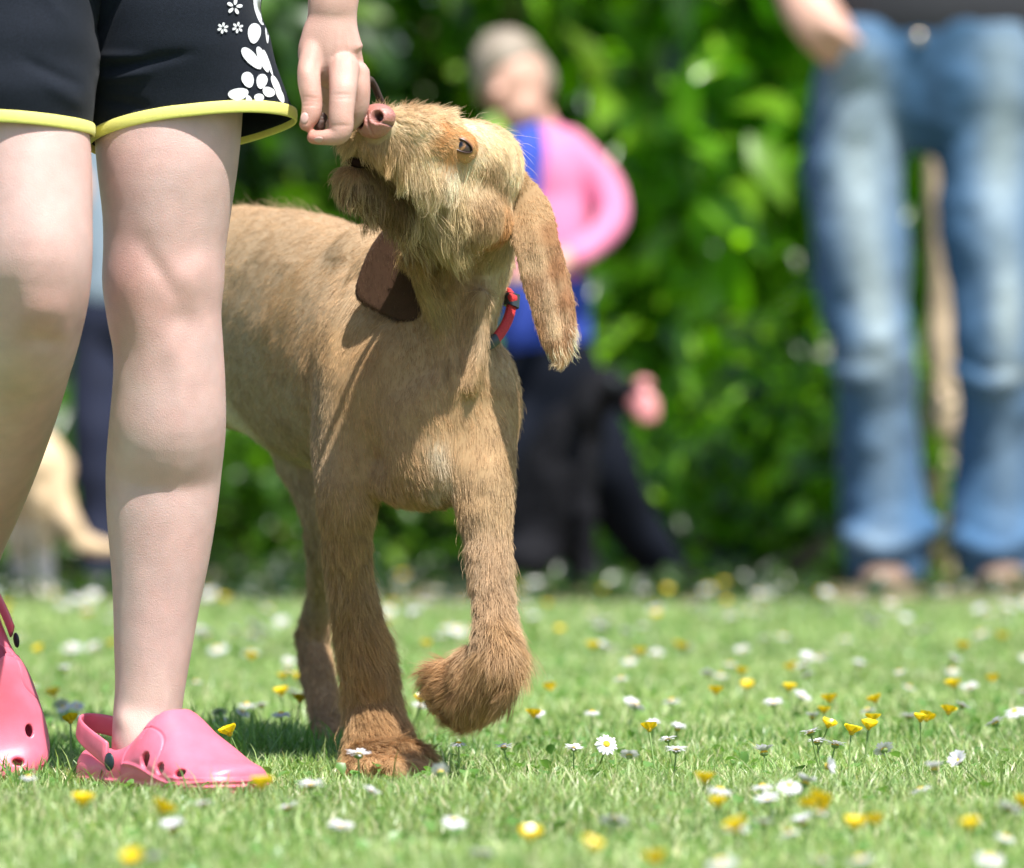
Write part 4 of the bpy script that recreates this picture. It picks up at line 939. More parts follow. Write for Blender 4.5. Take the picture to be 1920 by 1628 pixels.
def bush(name, label, cat, cx, cy, rx, ry, h, n, size, cols, seed, dense=1.0, group='shrubs along the back of the lawn', clusters=70, z0=-.1):
    r = np.random.default_rng(seed); root = empty(name, (cx, cy, 0), label, cat, group)
    # clusters of leaves gathered on shoots spread through the crown's volume
    cl = []
    while len(cl) < clusters:
        q = r.uniform(-1, 1, 3); q[2] = abs(q[2])
        rad = np.linalg.norm(q)
        if .45 < rad < 1.0: cl.append(q)
    cl = np.array(cl); cpos = cl * np.array((rx, ry, h)) + np.array((cx, cy, z0))
    ci = r.integers(0, clusters, n); spread = r.uniform(.07, .17, clusters)[ci]
    pos = cpos[ci] + r.normal(0, 1, (n, 3)) * spread[:, None]
    pos[:, 2] = np.maximum(pos[:, 2], .03)
    cn = unit(cl + np.array((0, 0, .35)))[ci] * .8 + np.array((0, -.2, .6))
    V, F = leaf_cloud(n, pos, np.full(n, size), r, .55, cn)
    me = fast_mesh('crown', V, F)
    C = np.array(cols)[r.integers(0, len(cols), clusters)][ci] * r.uniform(.75, 1.3, n)[:, None]
    young = r.random(n) < .14; C[young] = C[young] * .4 + np.array((.17, .30, .02)) * .6
    add_col(me, np.repeat(C, 7, 0)); link('crown', me, M_leaf, root)
    st = []
    for k in range(9):
        a = r.uniform(0, 6.28); e = cpos[r.integers(0, clusters)]
        p0 = np.array((cx + .18 * math.cos(a), cy + .18 * math.sin(a), -.05)); mid = (p0 + e) / 2 + r.normal(0, .06, 3)
        A = catmull([p0, mid, e], 5); st.append(tube_raw(A, np.linspace(.028, .009, len(A)), np.linspace(.028, .009, len(A)), k=7))
    link('stem', mesh_of('stem', *join(st)), M_bark, root)
    return root

G1 = [(.10, .25, .012), (.17, .38, .014), (.27, .52, .018), (.035, .09, .010), (.05, .13, .012), (.13, .32, .014)]
G2 = [(.025, .07, .010), (.04, .11, .012), (.075, .18, .012)]
G3 = [(.16, .38, .014), (.26, .52, .018), (.08, .20, .012)]
hedges = [
    ('laurel_bush', 'dark glossy shrub behind the dog and the girl hand', -1.05, 12.9, 1.0, .9, 2.6, 3000, .16, G2, 41),
    ('laurel_bush', 'deep green shrub seen between the girl and the dog, furthest left', -2.3, 12.9, .9, .9, 2.5, 2400, .16, G2, 42),
    ('laurel_bush', 'sunlit shrub between the person in pink and the dog head', .05, 13.0, .85, .9, 2.7, 3300, .16, G1, 43),
    ('laurel_bush', 'bright green broad leaved bush between the pink top and the blue jeans', .78, 12.5, .75, .85, 2.5, 3600, .17, G1, 44),
    ('laurel_bush', 'bright green bush standing just behind the man in jeans', 1.6, 14.0, .8, .7, 2.6, 3000, .17, G3, 45),
    ('laurel_bush', 'green bush at the far right edge behind the jeans', 2.7, 13.4, .95, .8, 2.6, 2000, .17, G1, 46),
]
for (nm, lb, x, y, rx, ry, h, n, s, cc_, sd_) in hedges: bush(nm, lb, 'bush', x, y, rx, ry, h, n, s, cc_, sd_)
for i, (x, y, lb) in enumerate([(.48, 11.2, 'low leafy shrub at the lawn edge below the bright bush'), (.74, 11.3, 'low leafy shrub at the lawn edge, beside the man leg'), (-.62, 11.5, 'low dark shrub seen under the dog belly'), (-.15, 11.5, 'low dark shrub behind the black dog'), (.15, 11.4, 'low shrub between the black dog and the bright bush'), (-1.1, 11.5, 'low dark shrub behind the pale dog')]):
    bush('low_shrub', lb, 'shrub', x, y, .30, .26, .34 + .1 * (i == 0), 900, .075, G1 if i in (0, 1, 4) else G2, 60 + i, group='low shrubs at the lawn edge', clusters=26, z0=0)
# dense far wood behind the shrubs
r_ = np.random.default_rng(9); n_ = 15000
pos = np.stack([r_.uniform(-7, 7, n_), 15.6 + r_.random(n_) ** 1.4 * 1.6, r_.uniform(0, 4.5, n_)], 1)
V, F = leaf_cloud(n_, pos, np.full(n_, .17), r_, .6); me = fast_mesh('woodland', V, F)
add_col(me, np.repeat(np.array(G2)[r_.integers(0, 3, n_)] * r_.uniform(.6, 1.3, n_)[:, None], 7, 0))
tag(link('woodland', me, M_leaf), kind='stuff')
n_ = 12000; pos = np.stack([r_.uniform(-3.5, 3.5, n_), r_.uniform(9.35, 11.9, n_), r_.random(n_) ** 1.5], 1); pos[:, 2] = .004 + pos[:, 2] * (.018 + .11 * sstep(10.9, 11.5, pos[:, 1]))
kp = (pos[:, 0] < .50) | (r_.random(n_) < .25) | (pos[:, 1] > 11.2); pos = pos[kp]; n_ = len(pos)
V, F = leaf_cloud(n_, pos, np.full(n_, .045), r_, .6, None, .5); me = fast_mesh('ground_cover', V, F)
add_col(me, np.repeat(np.array([(.012, .032, .007), (.02, .05, .01), (.04, .09, .012)])[r_.integers(0, 3, n_)], 7, 0)); tag(link('ground_cover', me, M_leaf), kind='stuff')
# the tree between the man's legs
def tree():
    root = empty('tree', (P(1770, 0, 11.15)[0], 11.15, 0), 'slim pale tree trunk standing behind and between the jeans legs', 'tree')
    tr = fuse('trunk', [loft([(1768, 1100, 11.15, 62), (1768, 1000, 11.15, 48), (1765, 880, 11.15, 40), (1766, 740, 11.15, 34), (1768, 560, 11.15, 24), (1760, 380, 11.15, 20), (1768, 0, 11.15, 22), (1775, -600, 11.2, 22), (1770, -1500, 13.1, 18)], k=16),
                        loft([(1770, -600, 11.2, 16), (1900, -1000, 11.15, 10), (1990, -1500, 12.9, 6)], k=8), loft([(1770, -800, 11.2, 14), (1650, -1200, 13.2, 9), (1560, -1600, 13.3, 6)], k=8), eb(1768, 790, 11.12, 48, 60, 40), eb(1760, 900, 11.12, 48, 70, 40)], .012, 4)
    displace(tr, .012, 9, 2); link('trunk', tr, M_bark_pale, root)
    r = np.random.default_rng(5); n = 3600; c = P(1780, -1500, 13.1)
    cl = c + unit(r.normal(0, 1, (40, 3))) * r.uniform(.3, 1.0, (40, 1)) * np.array((1.1, 1.0, .8)); pos = cl[r.integers(0, 40, n)] + r.normal(0, .15, (n, 3))
    V, F = leaf_cloud(n, pos, np.full(n, .09), r, .6); me = fast_mesh('crown', V, F); add_col(me, np.repeat(np.array(G1)[r.integers(0, 4, n)], 7, 0)); link('crown', me, M_leaf, root)
tree()

# ------------------------------------------------------------------ people and dogs in the background
M_denim = mat('denim', attr='col', rough=.85, noise=.22, nscale=45, bump=.6, bscale=350, sheen=.1, spec=.2)
M_tee = mat('black_tee', (.018, .019, .024), rough=.85, noise=.2, nscale=60)
M_shoe = mat('tan_shoe', (.26, .17, .12), rough=.7, noise=.2, nscale=30)
M_pinkj = mat('pink_jumper', (.74, .20, .36), rough=.8, noise=.08, nscale=30, sheen=.2)
M_blue = mat('blue_cloth', (.03, .07, .42), rough=.8)
M_pale = mat('pale_blue_cloth', (.30, .38, .46), rough=.8)
M_navy = mat('navy_cloth', (.012, .017, .045), rough=.8, noise=.2, nscale=20)
M_char = mat('charcoal_cloth', (.007, .009, .015), rough=.9, spec=.1, noise=.3, nscale=12)
M_hairb = mat('grey_blond_hair', (.27, .22, .165), rough=.6, bump=.8, bscale=120)
M_bdog = mat('black_coat', (.006, .006, .008), rough=.8, spec=.15, noise=.3, nscale=60, bump=1, bscale=120)
M_tandog = mat('pale_tan_coat', attr='col', rough=.8, bump=1, bscale=150)
M_tongue = mat('tongue', (.70, .27, .27), rough=.35)

def man():
    Y = 10.5
    root = empty('person', P(1760, 1105, Y) * np.array((1, 1, 0)), 'man in faded blue jeans and black top with one hand in his pocket', 'person')
    bodyp = [loft([(1475, -900, Y, 60), (1440, -500, Y, 56), (1450, -260, Y, 52), (1478, -100, Y - .03, 46), (1502, -10, Y - .07, 46), (1534, 40, Y - .11, 50, 36), (1568, 82, Y - .09, 46, 30), (1606, 120, Y - .02, 38, 26)], k=20), loft([(1556, 50, Y - .14, 15), (1586, 66, Y - .145, 13), (1606, 80, Y - .14, 11)], k=10),
             loft([(1475, -900, Y, 60), (1600, -960, Y, 80), (1960, -960, Y, 80), (2070, -900, Y, 60)], k=20),
             loft([(2070, -900, Y, 60), (2110, -500, Y, 56), (2095, -260, Y, 52), (2065, -100, Y, 46), (2050, 0, Y, 40), (2040, 80, Y, 42, 28), (2038, 150, Y, 30, 20)], k=20),
             loft([(1765, -950, Y, 70), (1765, -1120, Y, 60)], k=20), eb(1765, -1240, Y, 85, 115, 100), eb(1765, -1220, Y - .12, 14, 18, 20),
             eb(1765, -600, Y, 150, 300, 110)]
    for k in range(4): bodyp.append(loft([(1585 + k * 3, 115 + k * 6, Y - .09 + k * .02, 11), (1604 + k * 4, 145 + k * 10, Y - .08 + k * .02, 10), (1614 + k * 4, 180 + k * 8, Y - .07 + k * .02, 9)], k=8))
    bodyp += [loft([(x, 140, Y, 10), (x + 2, 190, Y - .01, 9), (x, 225, Y - .02, 8)], k=8) for x in (2020, 2033, 2046, 2058)]
    bodyp += [loft([(1650, 1000, Y + .02, 36), (1655, 1080, Y, 38)], k=12), loft([(1870, 1000, Y + .02, 36), (1876, 1080, Y, 38)], k=12)]
    b = fuse('body', bodyp, .0055, 4); link('body', b, M_skin2, root)
    hr = fuse('hair', [eb(1765, -1275, Y + .015, 92, 95, 105)], .01, 3); link('hair', hr, M_hairb, root)
    te = fuse('shirt', [loft([(1765, -970, Y, 110, 70), (1765, -920, Y, 240, 100), (1765, -700, Y, 225, 125), (1765, -350, Y, 200, 120), (1755, -80, Y, 215, 130), (1752, 10, Y, 222, 138), (1752, 42, Y, 222, 138)], k=36),
                         loft([(1540, -920, Y, 85), (1450, -800, Y, 78), (1440, -560, Y, 72)], k=18), loft([(1990, -920, Y, 85), (2085, -800, Y, 78), (2105, -560, Y, 72)], k=18)], .012, 3)
    link('shirt', te, M_tee, root)
    j = fuse('jeans', [loft([(1752, 10, Y, 205, 120), (1752, 60, Y, 212, 128), (1748, 130, Y, 208, 130), (1738, 180, Y, 190, 125)], k=36),
                       loft([(1632, 90, Y - .01, 100, 120), (1618, 200, Y, 104, 112), (1606, 320, Y - .01, 92, 98), (1608, 430, Y - .02, 86, 90), (1620, 540, Y - .03, 82, 86), (1630, 640, Y - .035, 78, 84), (1636, 700, Y - .02, 76, 80), (1642, 770, Y, 76, 80), (1650, 870, Y + .02, 76, 80), (1657, 960, Y + .02, 76, 80), (1664, 1020, Y, 80, 80), (1668, 1058, Y - .02, 70, 74)], k=36),
                       loft([(1850, 90, Y - .01, 100, 120), (1850, 200, Y, 105, 112), (1846, 320, Y - .01, 100, 98), (1852, 430, Y - .02, 92, 90), (1862, 540, Y - .03, 86, 88), (1868, 640, Y - .035, 80, 84), (1872, 700, Y - .02, 78, 80), (1870, 770, Y, 76, 80), (1868, 870, Y + .02, 76, 80), (1868, 960, Y + .02, 78, 80), (1872, 1020, Y, 82, 82), (1876, 1055, Y - .02, 74, 74)], k=36),
                       loft([(1560, 690, Y - .06, 12), (1620, 705, Y - .10, 15), (1690, 675, Y - .07, 12)], ref=(0, 0, 1), k=10), loft([(1580, 610, Y - .06, 12), (1640, 640, Y - .11, 14), (1700, 590, Y - .07, 12)], ref=(0, 0, 1), k=10),
                       loft([(1800, 690, Y - .06, 12), (1860, 720, Y - .10, 15), (1930, 690, Y - .07, 12)], ref=(0, 0, 1), k=10), loft([(1590, 1000, Y - .05, 14), (1660, 1035, Y - .10, 16), (1740, 990, Y - .05, 15)], ref=(0, 0, 1), k=10),
                       loft([(1800, 1010, Y - .05, 14), (1870, 1035, Y - .10, 16), (1950, 1000, Y - .05, 15)], ref=(0, 0, 1), k=10), eb(1740, 160, Y - .06, 60, 50, 60)], .0075, 5)
    displace(j, .013, 8, 4, 3)
    v = verts_of(j); x = CX + v[:, 0] * FPX / v[:, 1]; y = HY - (v[:, 2] - CAMZ) * FPX / v[:, 1]
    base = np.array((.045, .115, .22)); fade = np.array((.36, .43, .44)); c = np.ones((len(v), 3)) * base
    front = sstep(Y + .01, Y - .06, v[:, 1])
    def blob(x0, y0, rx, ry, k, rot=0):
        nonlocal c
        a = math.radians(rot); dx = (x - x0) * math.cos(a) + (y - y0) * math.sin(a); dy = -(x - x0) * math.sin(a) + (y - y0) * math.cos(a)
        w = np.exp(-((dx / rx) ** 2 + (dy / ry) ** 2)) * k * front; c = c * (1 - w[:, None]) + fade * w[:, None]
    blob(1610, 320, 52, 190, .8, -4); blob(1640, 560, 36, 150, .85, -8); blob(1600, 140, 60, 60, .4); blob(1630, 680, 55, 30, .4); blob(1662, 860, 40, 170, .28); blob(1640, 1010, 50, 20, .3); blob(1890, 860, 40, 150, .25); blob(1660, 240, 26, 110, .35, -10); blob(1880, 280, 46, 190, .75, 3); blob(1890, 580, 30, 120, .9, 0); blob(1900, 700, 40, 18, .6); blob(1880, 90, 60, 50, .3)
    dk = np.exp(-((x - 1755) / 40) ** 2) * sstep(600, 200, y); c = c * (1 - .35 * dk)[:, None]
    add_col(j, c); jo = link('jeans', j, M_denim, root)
    zp = loft([(1725, 70, Y - .13, 4), (1722, 150, Y - .135, 4)], k=8)
    bt, bf = ell(P(1722, 72, Y - .135), (.011, .006, .011)); link('button', mesh_of('button', bt, bf), mat('brass', (.5, .42, .3), rough=.3, metallic=1), jo)
    for sx in (1655, 1878):
        s = fuse('shoe', [loft([(sx, 1082, Y + .10, 34, 30), (sx + 2, 1072, Y + .02, 42, 42), (sx + 4, 1085, Y - .08, 46, 28), (sx + 6, 1092, Y - .16, 40, 20)], ref=(0, 0, 1), k=20)], .006, 3)
        so = link('shoe', s, M_shoe, root)
        link('laces', mesh_of('laces', *join([loft([(sx - 18, 1062 + q * 6, Y - .06 - q * .02, 3), (sx + 2, 1056 + q * 6, Y - .075 - q * .02, 3), (sx + 24, 1062 + q * 6, Y - .06 - q * .02, 3)], ref=(0, 0, 1), k=6) for q in range(4)])), mat('lace', (.6, .58, .5)), so)
man()

def pink_person():
    Y = 10.5
    root = empty('person', P(1050, 1110, Y) * np.array((1, 1, 0)), 'person in pink jumper over blue shirt and black trousers, leaning down behind the dog', 'person')
    b = fuse('body', [eb(962, 150, Y - .03, 62, 78, 72, -14), eb(930, 175, Y - .10, 12, 14, 20), eb(975, 200, Y - .05, 44, 48, 50), loft([(990, 200, Y, 40), (1012, 270, Y + .02, 46)], k=14), eb(1028, 160, Y - .02, 9, 16, 10),
                      loft([(1085, 470, Y - .10, 24), (1040, 500, Y - .16, 22), (1000, 515, Y - .20, 26, 18), (975, 520, Y - .22, 16, 12)], k=14), loft([(1000, 520, Y - .2, 7), (970, 530, Y - .22, 6), (950, 530, Y - .22, 6)], k=8), loft([(1000, 508, Y - .2, 7), (970, 512, Y - .22, 6), (948, 512, Y - .22, 6)], k=8),
                      eb(1015, 420, Y, 40, 130, 50)], .006, 4)
    link('body', b, M_skin2, root)
    for (ex, ey) in [(925, 150), (950, 146)]:
        pass
    hr = fuse('hair', [eb(948, 116, Y - .02, 68, 62, 80, -14), eb(990, 150, Y + .0, 52, 66, 74, -20), eb(915, 150, Y - .03, 26, 50, 50, 10)], .008, 4); displace(hr, .006, 22, 3); link('hair', hr, M_hairb, root)
    jm = fuse('jumper', [loft([(1010, 262, Y + .01, 46, 50), (1022, 300, Y + .01, 76, 80), (1026, 380, Y + .02, 84, 80), (1020, 480, Y, 78, 86), (1018, 570, Y, 78, 90), (1018, 596, Y, 78, 92)], k=30),
                         loft([(1060, 282, Y, 40), (1112, 322, Y - .01, 34), (1152, 392, Y - .04, 27), (1128, 446, Y - .08, 25), (1080, 478, Y - .13, 24)], k=22), eb(1034, 288, Y, 50, 36, 56),
                         loft([(975, 300, Y - .02, 44), (950, 380, Y - .10, 40), (945, 450, Y - .16, 34), (960, 500, Y - .2, 28)], k=18)], .007, 4)
    displace(jm, .008, 9, 6, 2); link('jumper', jm, M_pinkj, root)
    sh = fuse('shirt', [loft([(1022, 560, Y, 86, 99), (1022, 632, Y, 88, 102)], k=28), loft([(990, 250, Y - .03, 30, 40), (985, 290, Y - .07, 40, 40), (988, 400, Y - .085, 22, 30)], k=16)], .007, 3)
    link('shirt', sh, M_blue, root)
    tr_ = fuse('trousers', [loft([(1022, 620, Y, 84, 98), (1025, 700, Y, 98, 108), (1030, 780, Y, 104, 105)], k=28), loft([(985, 720, Y - .02, 66), (960, 860, Y - .06, 58), (950, 980, Y - .02, 50), (950, 1085, Y, 44)], k=22),
                             loft([(1070, 740, Y, 70), (1120, 860, Y - .03, 66), (1185, 980, Y + .02, 54), (1255, 1085, Y + .08, 44)], k=22)], .008, 4)
    displace(tr_, .010, 8, 6, 2); link('trousers', tr_, M_char, root)
    for (x, y, dx) in ((940, 1098, -14), (1268, 1098, 26)):
        link('shoe', fuse('shoe', [loft([(x - dx, 1092, Y + .06, 26, 24), (x, 1090, Y - .02, 32, 26), (x + dx, 1098, Y - .12, 30, 18)], ref=(0, 0, 1), k=16)], .006, 3), M_tee, root)
pink_person()

def black_dog():
    Y = 10.25
    root = empty('dog', P(1080, 1110, Y) * np.array((1, 1, 0)), 'black dog sitting in front of the person in pink with its pink tongue out', 'dog')
    b = fuse('body', [eb(1130, 728, Y, 48, 40, 42), loft([(1150, 735, Y, 30), (1185, 742, Y - .02, 24), (1202, 742, Y - .03, 18)], k=14), loft([(1165, 762, Y - .01, 16), (1195, 775, Y - .03, 12)], k=10),
                      loft([(1115, 740, Y, 40), (1080, 800, Y + .02, 54), (1050, 880, Y + .04, 74, 80), (1020, 980, Y + .06, 80, 90), (1000, 1060, Y + .08, 70, 90)], k=22),
                      loft([(1085, 860, Y, 30), (1100, 980, Y - .02, 20), (1104, 1085, Y - .03, 18), (1118, 1102, Y - .06, 20, 14)], k=12), loft([(1055, 860, Y + .06, 30), (1062, 980, Y + .05, 20), (1066, 1085, Y + .05, 18), (1080, 1102, Y + .03, 20, 14)], k=12),
                      eb(990, 1050, Y - .02, 60, 46, 50), loft([(960, 1080, Y + .1, 18), (900, 1098, Y + .12, 14), (860, 1100, Y + .1, 8)], k=10)], .006, 4)
    displace(b, .006, 30, 5, 2); link('body', b, M_bdog, root)
    link('ear', fuse('ear', [loft([(1112, 715, Y - .05, 16, 6), (1100, 760, Y - .06, 20, 7), (1102, 790, Y - .06, 10, 5)], k=14)], .004, 3), M_bdog, root)
    link('tongue', fuse('tongue', [loft([(1185, 752, Y - .03, 20, 10), (1208, 758, Y - .045, 27, 12), (1216, 785, Y - .05, 20, 9)], k=16), eb(1206, 720, Y - .03, 18, 12, 14)], .003, 3), M_tongue, root)
    e1, e2 = ell(P(1150, 716, Y - .045), (.007, .005, .007)); link('eye', mesh_of('eye', e1, e2), M_rivet, root)
black_dog()

def left_person():
    Y = 10.6
    root = empty('person', P(210, 1110, Y) * np.array((1, 1, 0)), 'person in pale top and navy trousers seen between the girl legs', 'person')
    b = fuse('body', [eb(230, -330, Y, 72, 92, 80), loft([(230, -260, Y, 44), (230, -180, Y, 48)], k=12), eb(230, 60, Y, 80, 180, 50), eb(230, -320, Y - .09, 10, 14, 14)] +
             [loft([(230 + s * 112, -80, Y, 30), (230 + s * 148, 40, Y, 28), (230 + s * 150, 170, Y - .01, 28), (230 + s * 140, 300, Y - .04, 26), (230 + s * 130, 350, Y - .06, 30, 18), (230 + s * 128, 390, Y - .06, 20, 14)], k=14) for s in (-.60, 1)], .009, 4)
    link('body', b, M_skin2, root); link('hair', fuse('hair', [eb(230, -355, Y + .015, 78, 80, 88)], .01, 3), M_hairb, root)
    tp = fuse('top', [loft([(230, -190, Y, 60, 50), (230, -130, Y, 125, 70), (230, 100, Y, 110, 85), (230, 420, Y, 108, 88), (230, 540, Y, 106, 88)], k=28), loft([(320, -120, Y, 52), (372, 20, Y, 46), (382, 160, Y, 40)], k=14), loft([(185, -120, Y, 52), (160, 60, Y - .02, 46), (150, 200, Y - .03, 40)], k=14)], .01, 3)
    displace(tp, .008, 9, 2); link('top', tp, M_pale, root)
    t = fuse('trousers', [loft([(230, 510, Y, 100, 82), (230, 600, Y, 108, 84)], k=24), loft([(190, 580, Y, 64), (186, 760, Y - .01, 54), (184, 900, Y, 46), (184, 1085, Y, 42)], k=20), loft([(270, 580, Y, 64), (276, 760, Y - .01, 54), (282, 900, Y, 46), (286, 1085, Y, 42)], k=20)], .008, 4)
    displace(t, .010, 8, 8, 2); link('trousers', t, M_navy, root)
    for x in (184, 288): link('shoe', fuse('shoe', [loft([(x, 1098, Y + .05, 26, 20), (x, 1092, Y - .03, 34, 24), (x - 2, 1100, Y - .13, 30, 16)], ref=(0, 0, 1), k=16)], .006, 3), M_tee, root)
left_person()

def tan_dog():
    Y = 10.0
    root = empty('dog', P(20, 1120, Y) * np.array((1, 1, 0)), 'pale tan dog at the left edge seen from behind with its tail curving right', 'dog')
    b = fuse('body', [loft([(75, 880, Y, 62, 70), (10, 850, Y + .08, 85, 90), (-90, 850, Y + .25, 90, 95), (-170, 830, Y + .4, 70, 80)], k=24), loft([(-170, 820, Y + .4, 50), (-215, 740, Y + .5, 42)], k=14), eb(-240, 715, Y + .55, 50, 46, 50), loft([(-250, 720, Y + .58, 30), (-310, 740, Y + .64, 20)], k=12),
                      loft([(78, 880, Y, 50), (85, 960, Y - .02, 34), (82, 1020, Y + .03, 20), (84, 1080, Y + .02, 18), (84, 1118, Y - .02, 22, 22)], k=16), loft([(20, 900, Y + .1, 50), (30, 990, Y + .1, 34), (34, 1040, Y + .14, 20), (36, 1112, Y + .12, 20)], k=16),
                      loft([(-165, 880, Y + .36, 38), (-168, 1000, Y + .36, 22), (-168, 1085, Y + .34, 20)], k=12), loft([(-110, 880, Y + .44, 38), (-112, 1000, Y + .44, 22), (-112, 1080, Y + .42, 20)], k=12),
                      loft([(95, 890, Y - .02, 28), (120, 960, Y - .04, 24), (150, 1010, Y - .05, 20), (195, 1030, Y - .05, 15), (250, 1025, Y - .05, 8)], k=14)], .006, 4)
    displace(b, .004, 30, 5, 2)
    v = verts_of(b); z = HY - (v[:, 2] - CAMZ) * FPX / v[:, 1]; x = CX + v[:, 0] * FPX / v[:, 1]
    k = (sstep(960, 1010, z) * (x < 120))[:, None]; add_col(b, np.array((.62, .45, .27)) * (1 - k) + np.array((.70, .62, .52)) * k)
    link('body', b, M_tandog, root); link('ear', fuse('ear', [loft([(-228, 690, Y + .5, 14, 6), (-222, 740, Y + .49, 18, 6), (-226, 765, Y + .49, 9, 5)], k=12)], .004, 2), M_bark_pale, root)
tan_dog()

# ------------------------------------------------------------------ grass
def blades(n, x, y, h, w, r, bend=.45, z0=0.0):
    a = r.uniform(0, 2 * math.pi, n); lean = np.stack([np.cos(a), np.sin(a), np.zeros(n)], 1)
    fa = a + r.normal(math.pi / 2, .7, n); side = np.stack([np.cos(fa), np.sin(fa), np.zeros(n)], 1) * .5
    b = (h * r.uniform(.1, 1.0, n) * bend)[:, None]; base = np.stack([x, y, np.full(n, z0)], 1); up = np.array((0, 0, 1.0)) * h[:, None]
    w = w[:, None]
    pts = []
    for t, ww in ((0, .8), (.4, 1.0), (.75, .7)):
        c = base + up * (t - .12 * t * t) + lean * b * t * t
        pts += [c - side * w * ww, c + side * w * ww]
    pts.append(base + up * .86 + lean * b * 1.05)
    V = np.stack(pts, 1).reshape(-1, 3)
    F = np.array([(0, 1, 3), (0, 3, 2), (2, 3, 5), (2, 5, 4), (4, 5, 6)])
    F = (F[None] + (np.arange(n) * 7)[:, None, None]).reshape(-1, 3)
    return V, F
M_grass = mat('grass_blade', attr='col', rough=.38, spec=.6, translucent=.40, tcol=(1.15, 1.2, .6))
def grass():
    r = np.random.default_rng(31)
    bands = [(3.7, 4.3, 26000, 1.0, .55), (4.3, 5.6, 100000, 1.0, .75), (5.6, 7.2, 62000, 1.15, 1.05), (7.2, 9.3, 52000, 1.5, 1.6)]
    Vs, Fs, Cs = [], [], []; o = 0
    for (y0, y1, n, ws, mg) in bands:
        y = r.uniform(y0, y1, n * 2); half = y * .0873 + .12 * mg + .1
        x = r.uniform(-1, 1, n * 2) * half.max(); k = np.abs(x) < half; x, y = x[k][:n], y[k][:n]; n = len(x)
        dens = vnoise(np.stack([x, y, x * 0], 1), 6, 2); tall = vnoise(np.stack([x, y, x * 0], 1), 2.6, 7)
        h = r.uniform(.011, .028, n) * (1 + .28 * dens) * (1 + .25 * tall)
        d = np.hypot((x - np.clip(x, P(150, 0, 4.85)[0], P(480, 0, 4.8)[0])), (y - 4.74) * 1.0); h *= .45 + .55 * sstep(.03, .11, d); d = np.hypot(x - P(735, 0, 4.95)[0], (y - 4.93) * .8); h *= .35 + .65 * sstep(.05, .12, d)
        long_ = r.random(n) < .025; h[long_] *= r.uniform(1.2, 1.7, long_.sum())
        w = r.uniform(.0009, .0021, n) * ws
        V, F = blades(n, x, y, h, w, r, .8); Vs.append(V); Fs.append(F + o); o += len(V)
        base = np.array([(.31, .44, .15), (.40, .52, .20), (.22, .36, .11), (.52, .57, .30), (.13, .25, .05)])[r.choice(5, n, p=[.32, .27, .2, .13, .08])]
        straw = r.random(n) < .10; base[straw] = (.62, .58, .36)
        tone = vnoise(np.stack([x, y, x * 0], 1), 4, 17)
        Cs.append(np.repeat(base * (1 + .15 * tone)[:, None] * r.uniform(.8, 1.2, n)[:, None], 7, 0))
    me = fast_mesh('grass', np.concatenate(Vs), np.concatenate(Fs)); add_col(me, np.clip(np.concatenate(Cs), 0, 1))
    tag(link('grass', me, M_grass), kind='stuff')
    # taller tufts by the clogs and the paws
    Vs, Fs, Cs = [], [], []; o = 0
    for (px, py, n, sx, hh) in [(470, 1440, 420, .055, .048), (430, 1425, 160, .03, .055), (540, 1440, 500, .06, .036), (110, 1440, 300, .04, .036), (40, 1490, 200, .05, .034),  (820, 1440, 260, .05, .032),
                                (1200, 1420, 160, .05, .034), (1500, 1420, 200, .06, .036), (1750, 1410, 200, .07, .036)]:
        Y = (CAMZ) * FPX / (py - HY); X = (px - CX) * Y / FPX
        x = X + r.normal(0, sx, n); y = Y + r.normal(0, .035, n); h = hh * r.uniform(.5, 1.15, n)
        V, F = blades(n, x, y, h, r.uniform(.0014, .0026, n), r, .6); Vs.append(V); Fs.append(F + o); o += len(V)
        Cs.append(np.repeat(np.array([(.13, .27, .06), (.18, .33, .08)])[r.integers(0, 2, n)] * r.uniform(.8, 1.2, n)[:, None], 7, 0))
    me = fast_mesh('grass_tufts', np.concatenate(Vs), np.concatenate(Fs)); add_col(me, np.clip(np.concatenate(Cs), 0, 1))
    tag(link('grass_tufts', me, M_grass), kind='stuff')
    # clover and small round weed leaves low in the turf
    n = 9000; y = r.uniform(3.8, 9, n); x = r.uniform(-1, 1, n) * (y * .0873 + .3)
    V, F = leaf_cloud(n, np.stack([x, y, r.uniform(.004, .020, n)], 1), np.full(n, .011), r, .35, np.array((0, 0, 1.5)), .9)
    me = fast_mesh('clover', V, F); add_col(me, np.repeat(np.array([(.12, .26, .05), (.17, .33, .08)])[r.integers(0, 2, n)], 7, 0)); tag(link('clover', me, M_grass), kind='stuff')
grass()

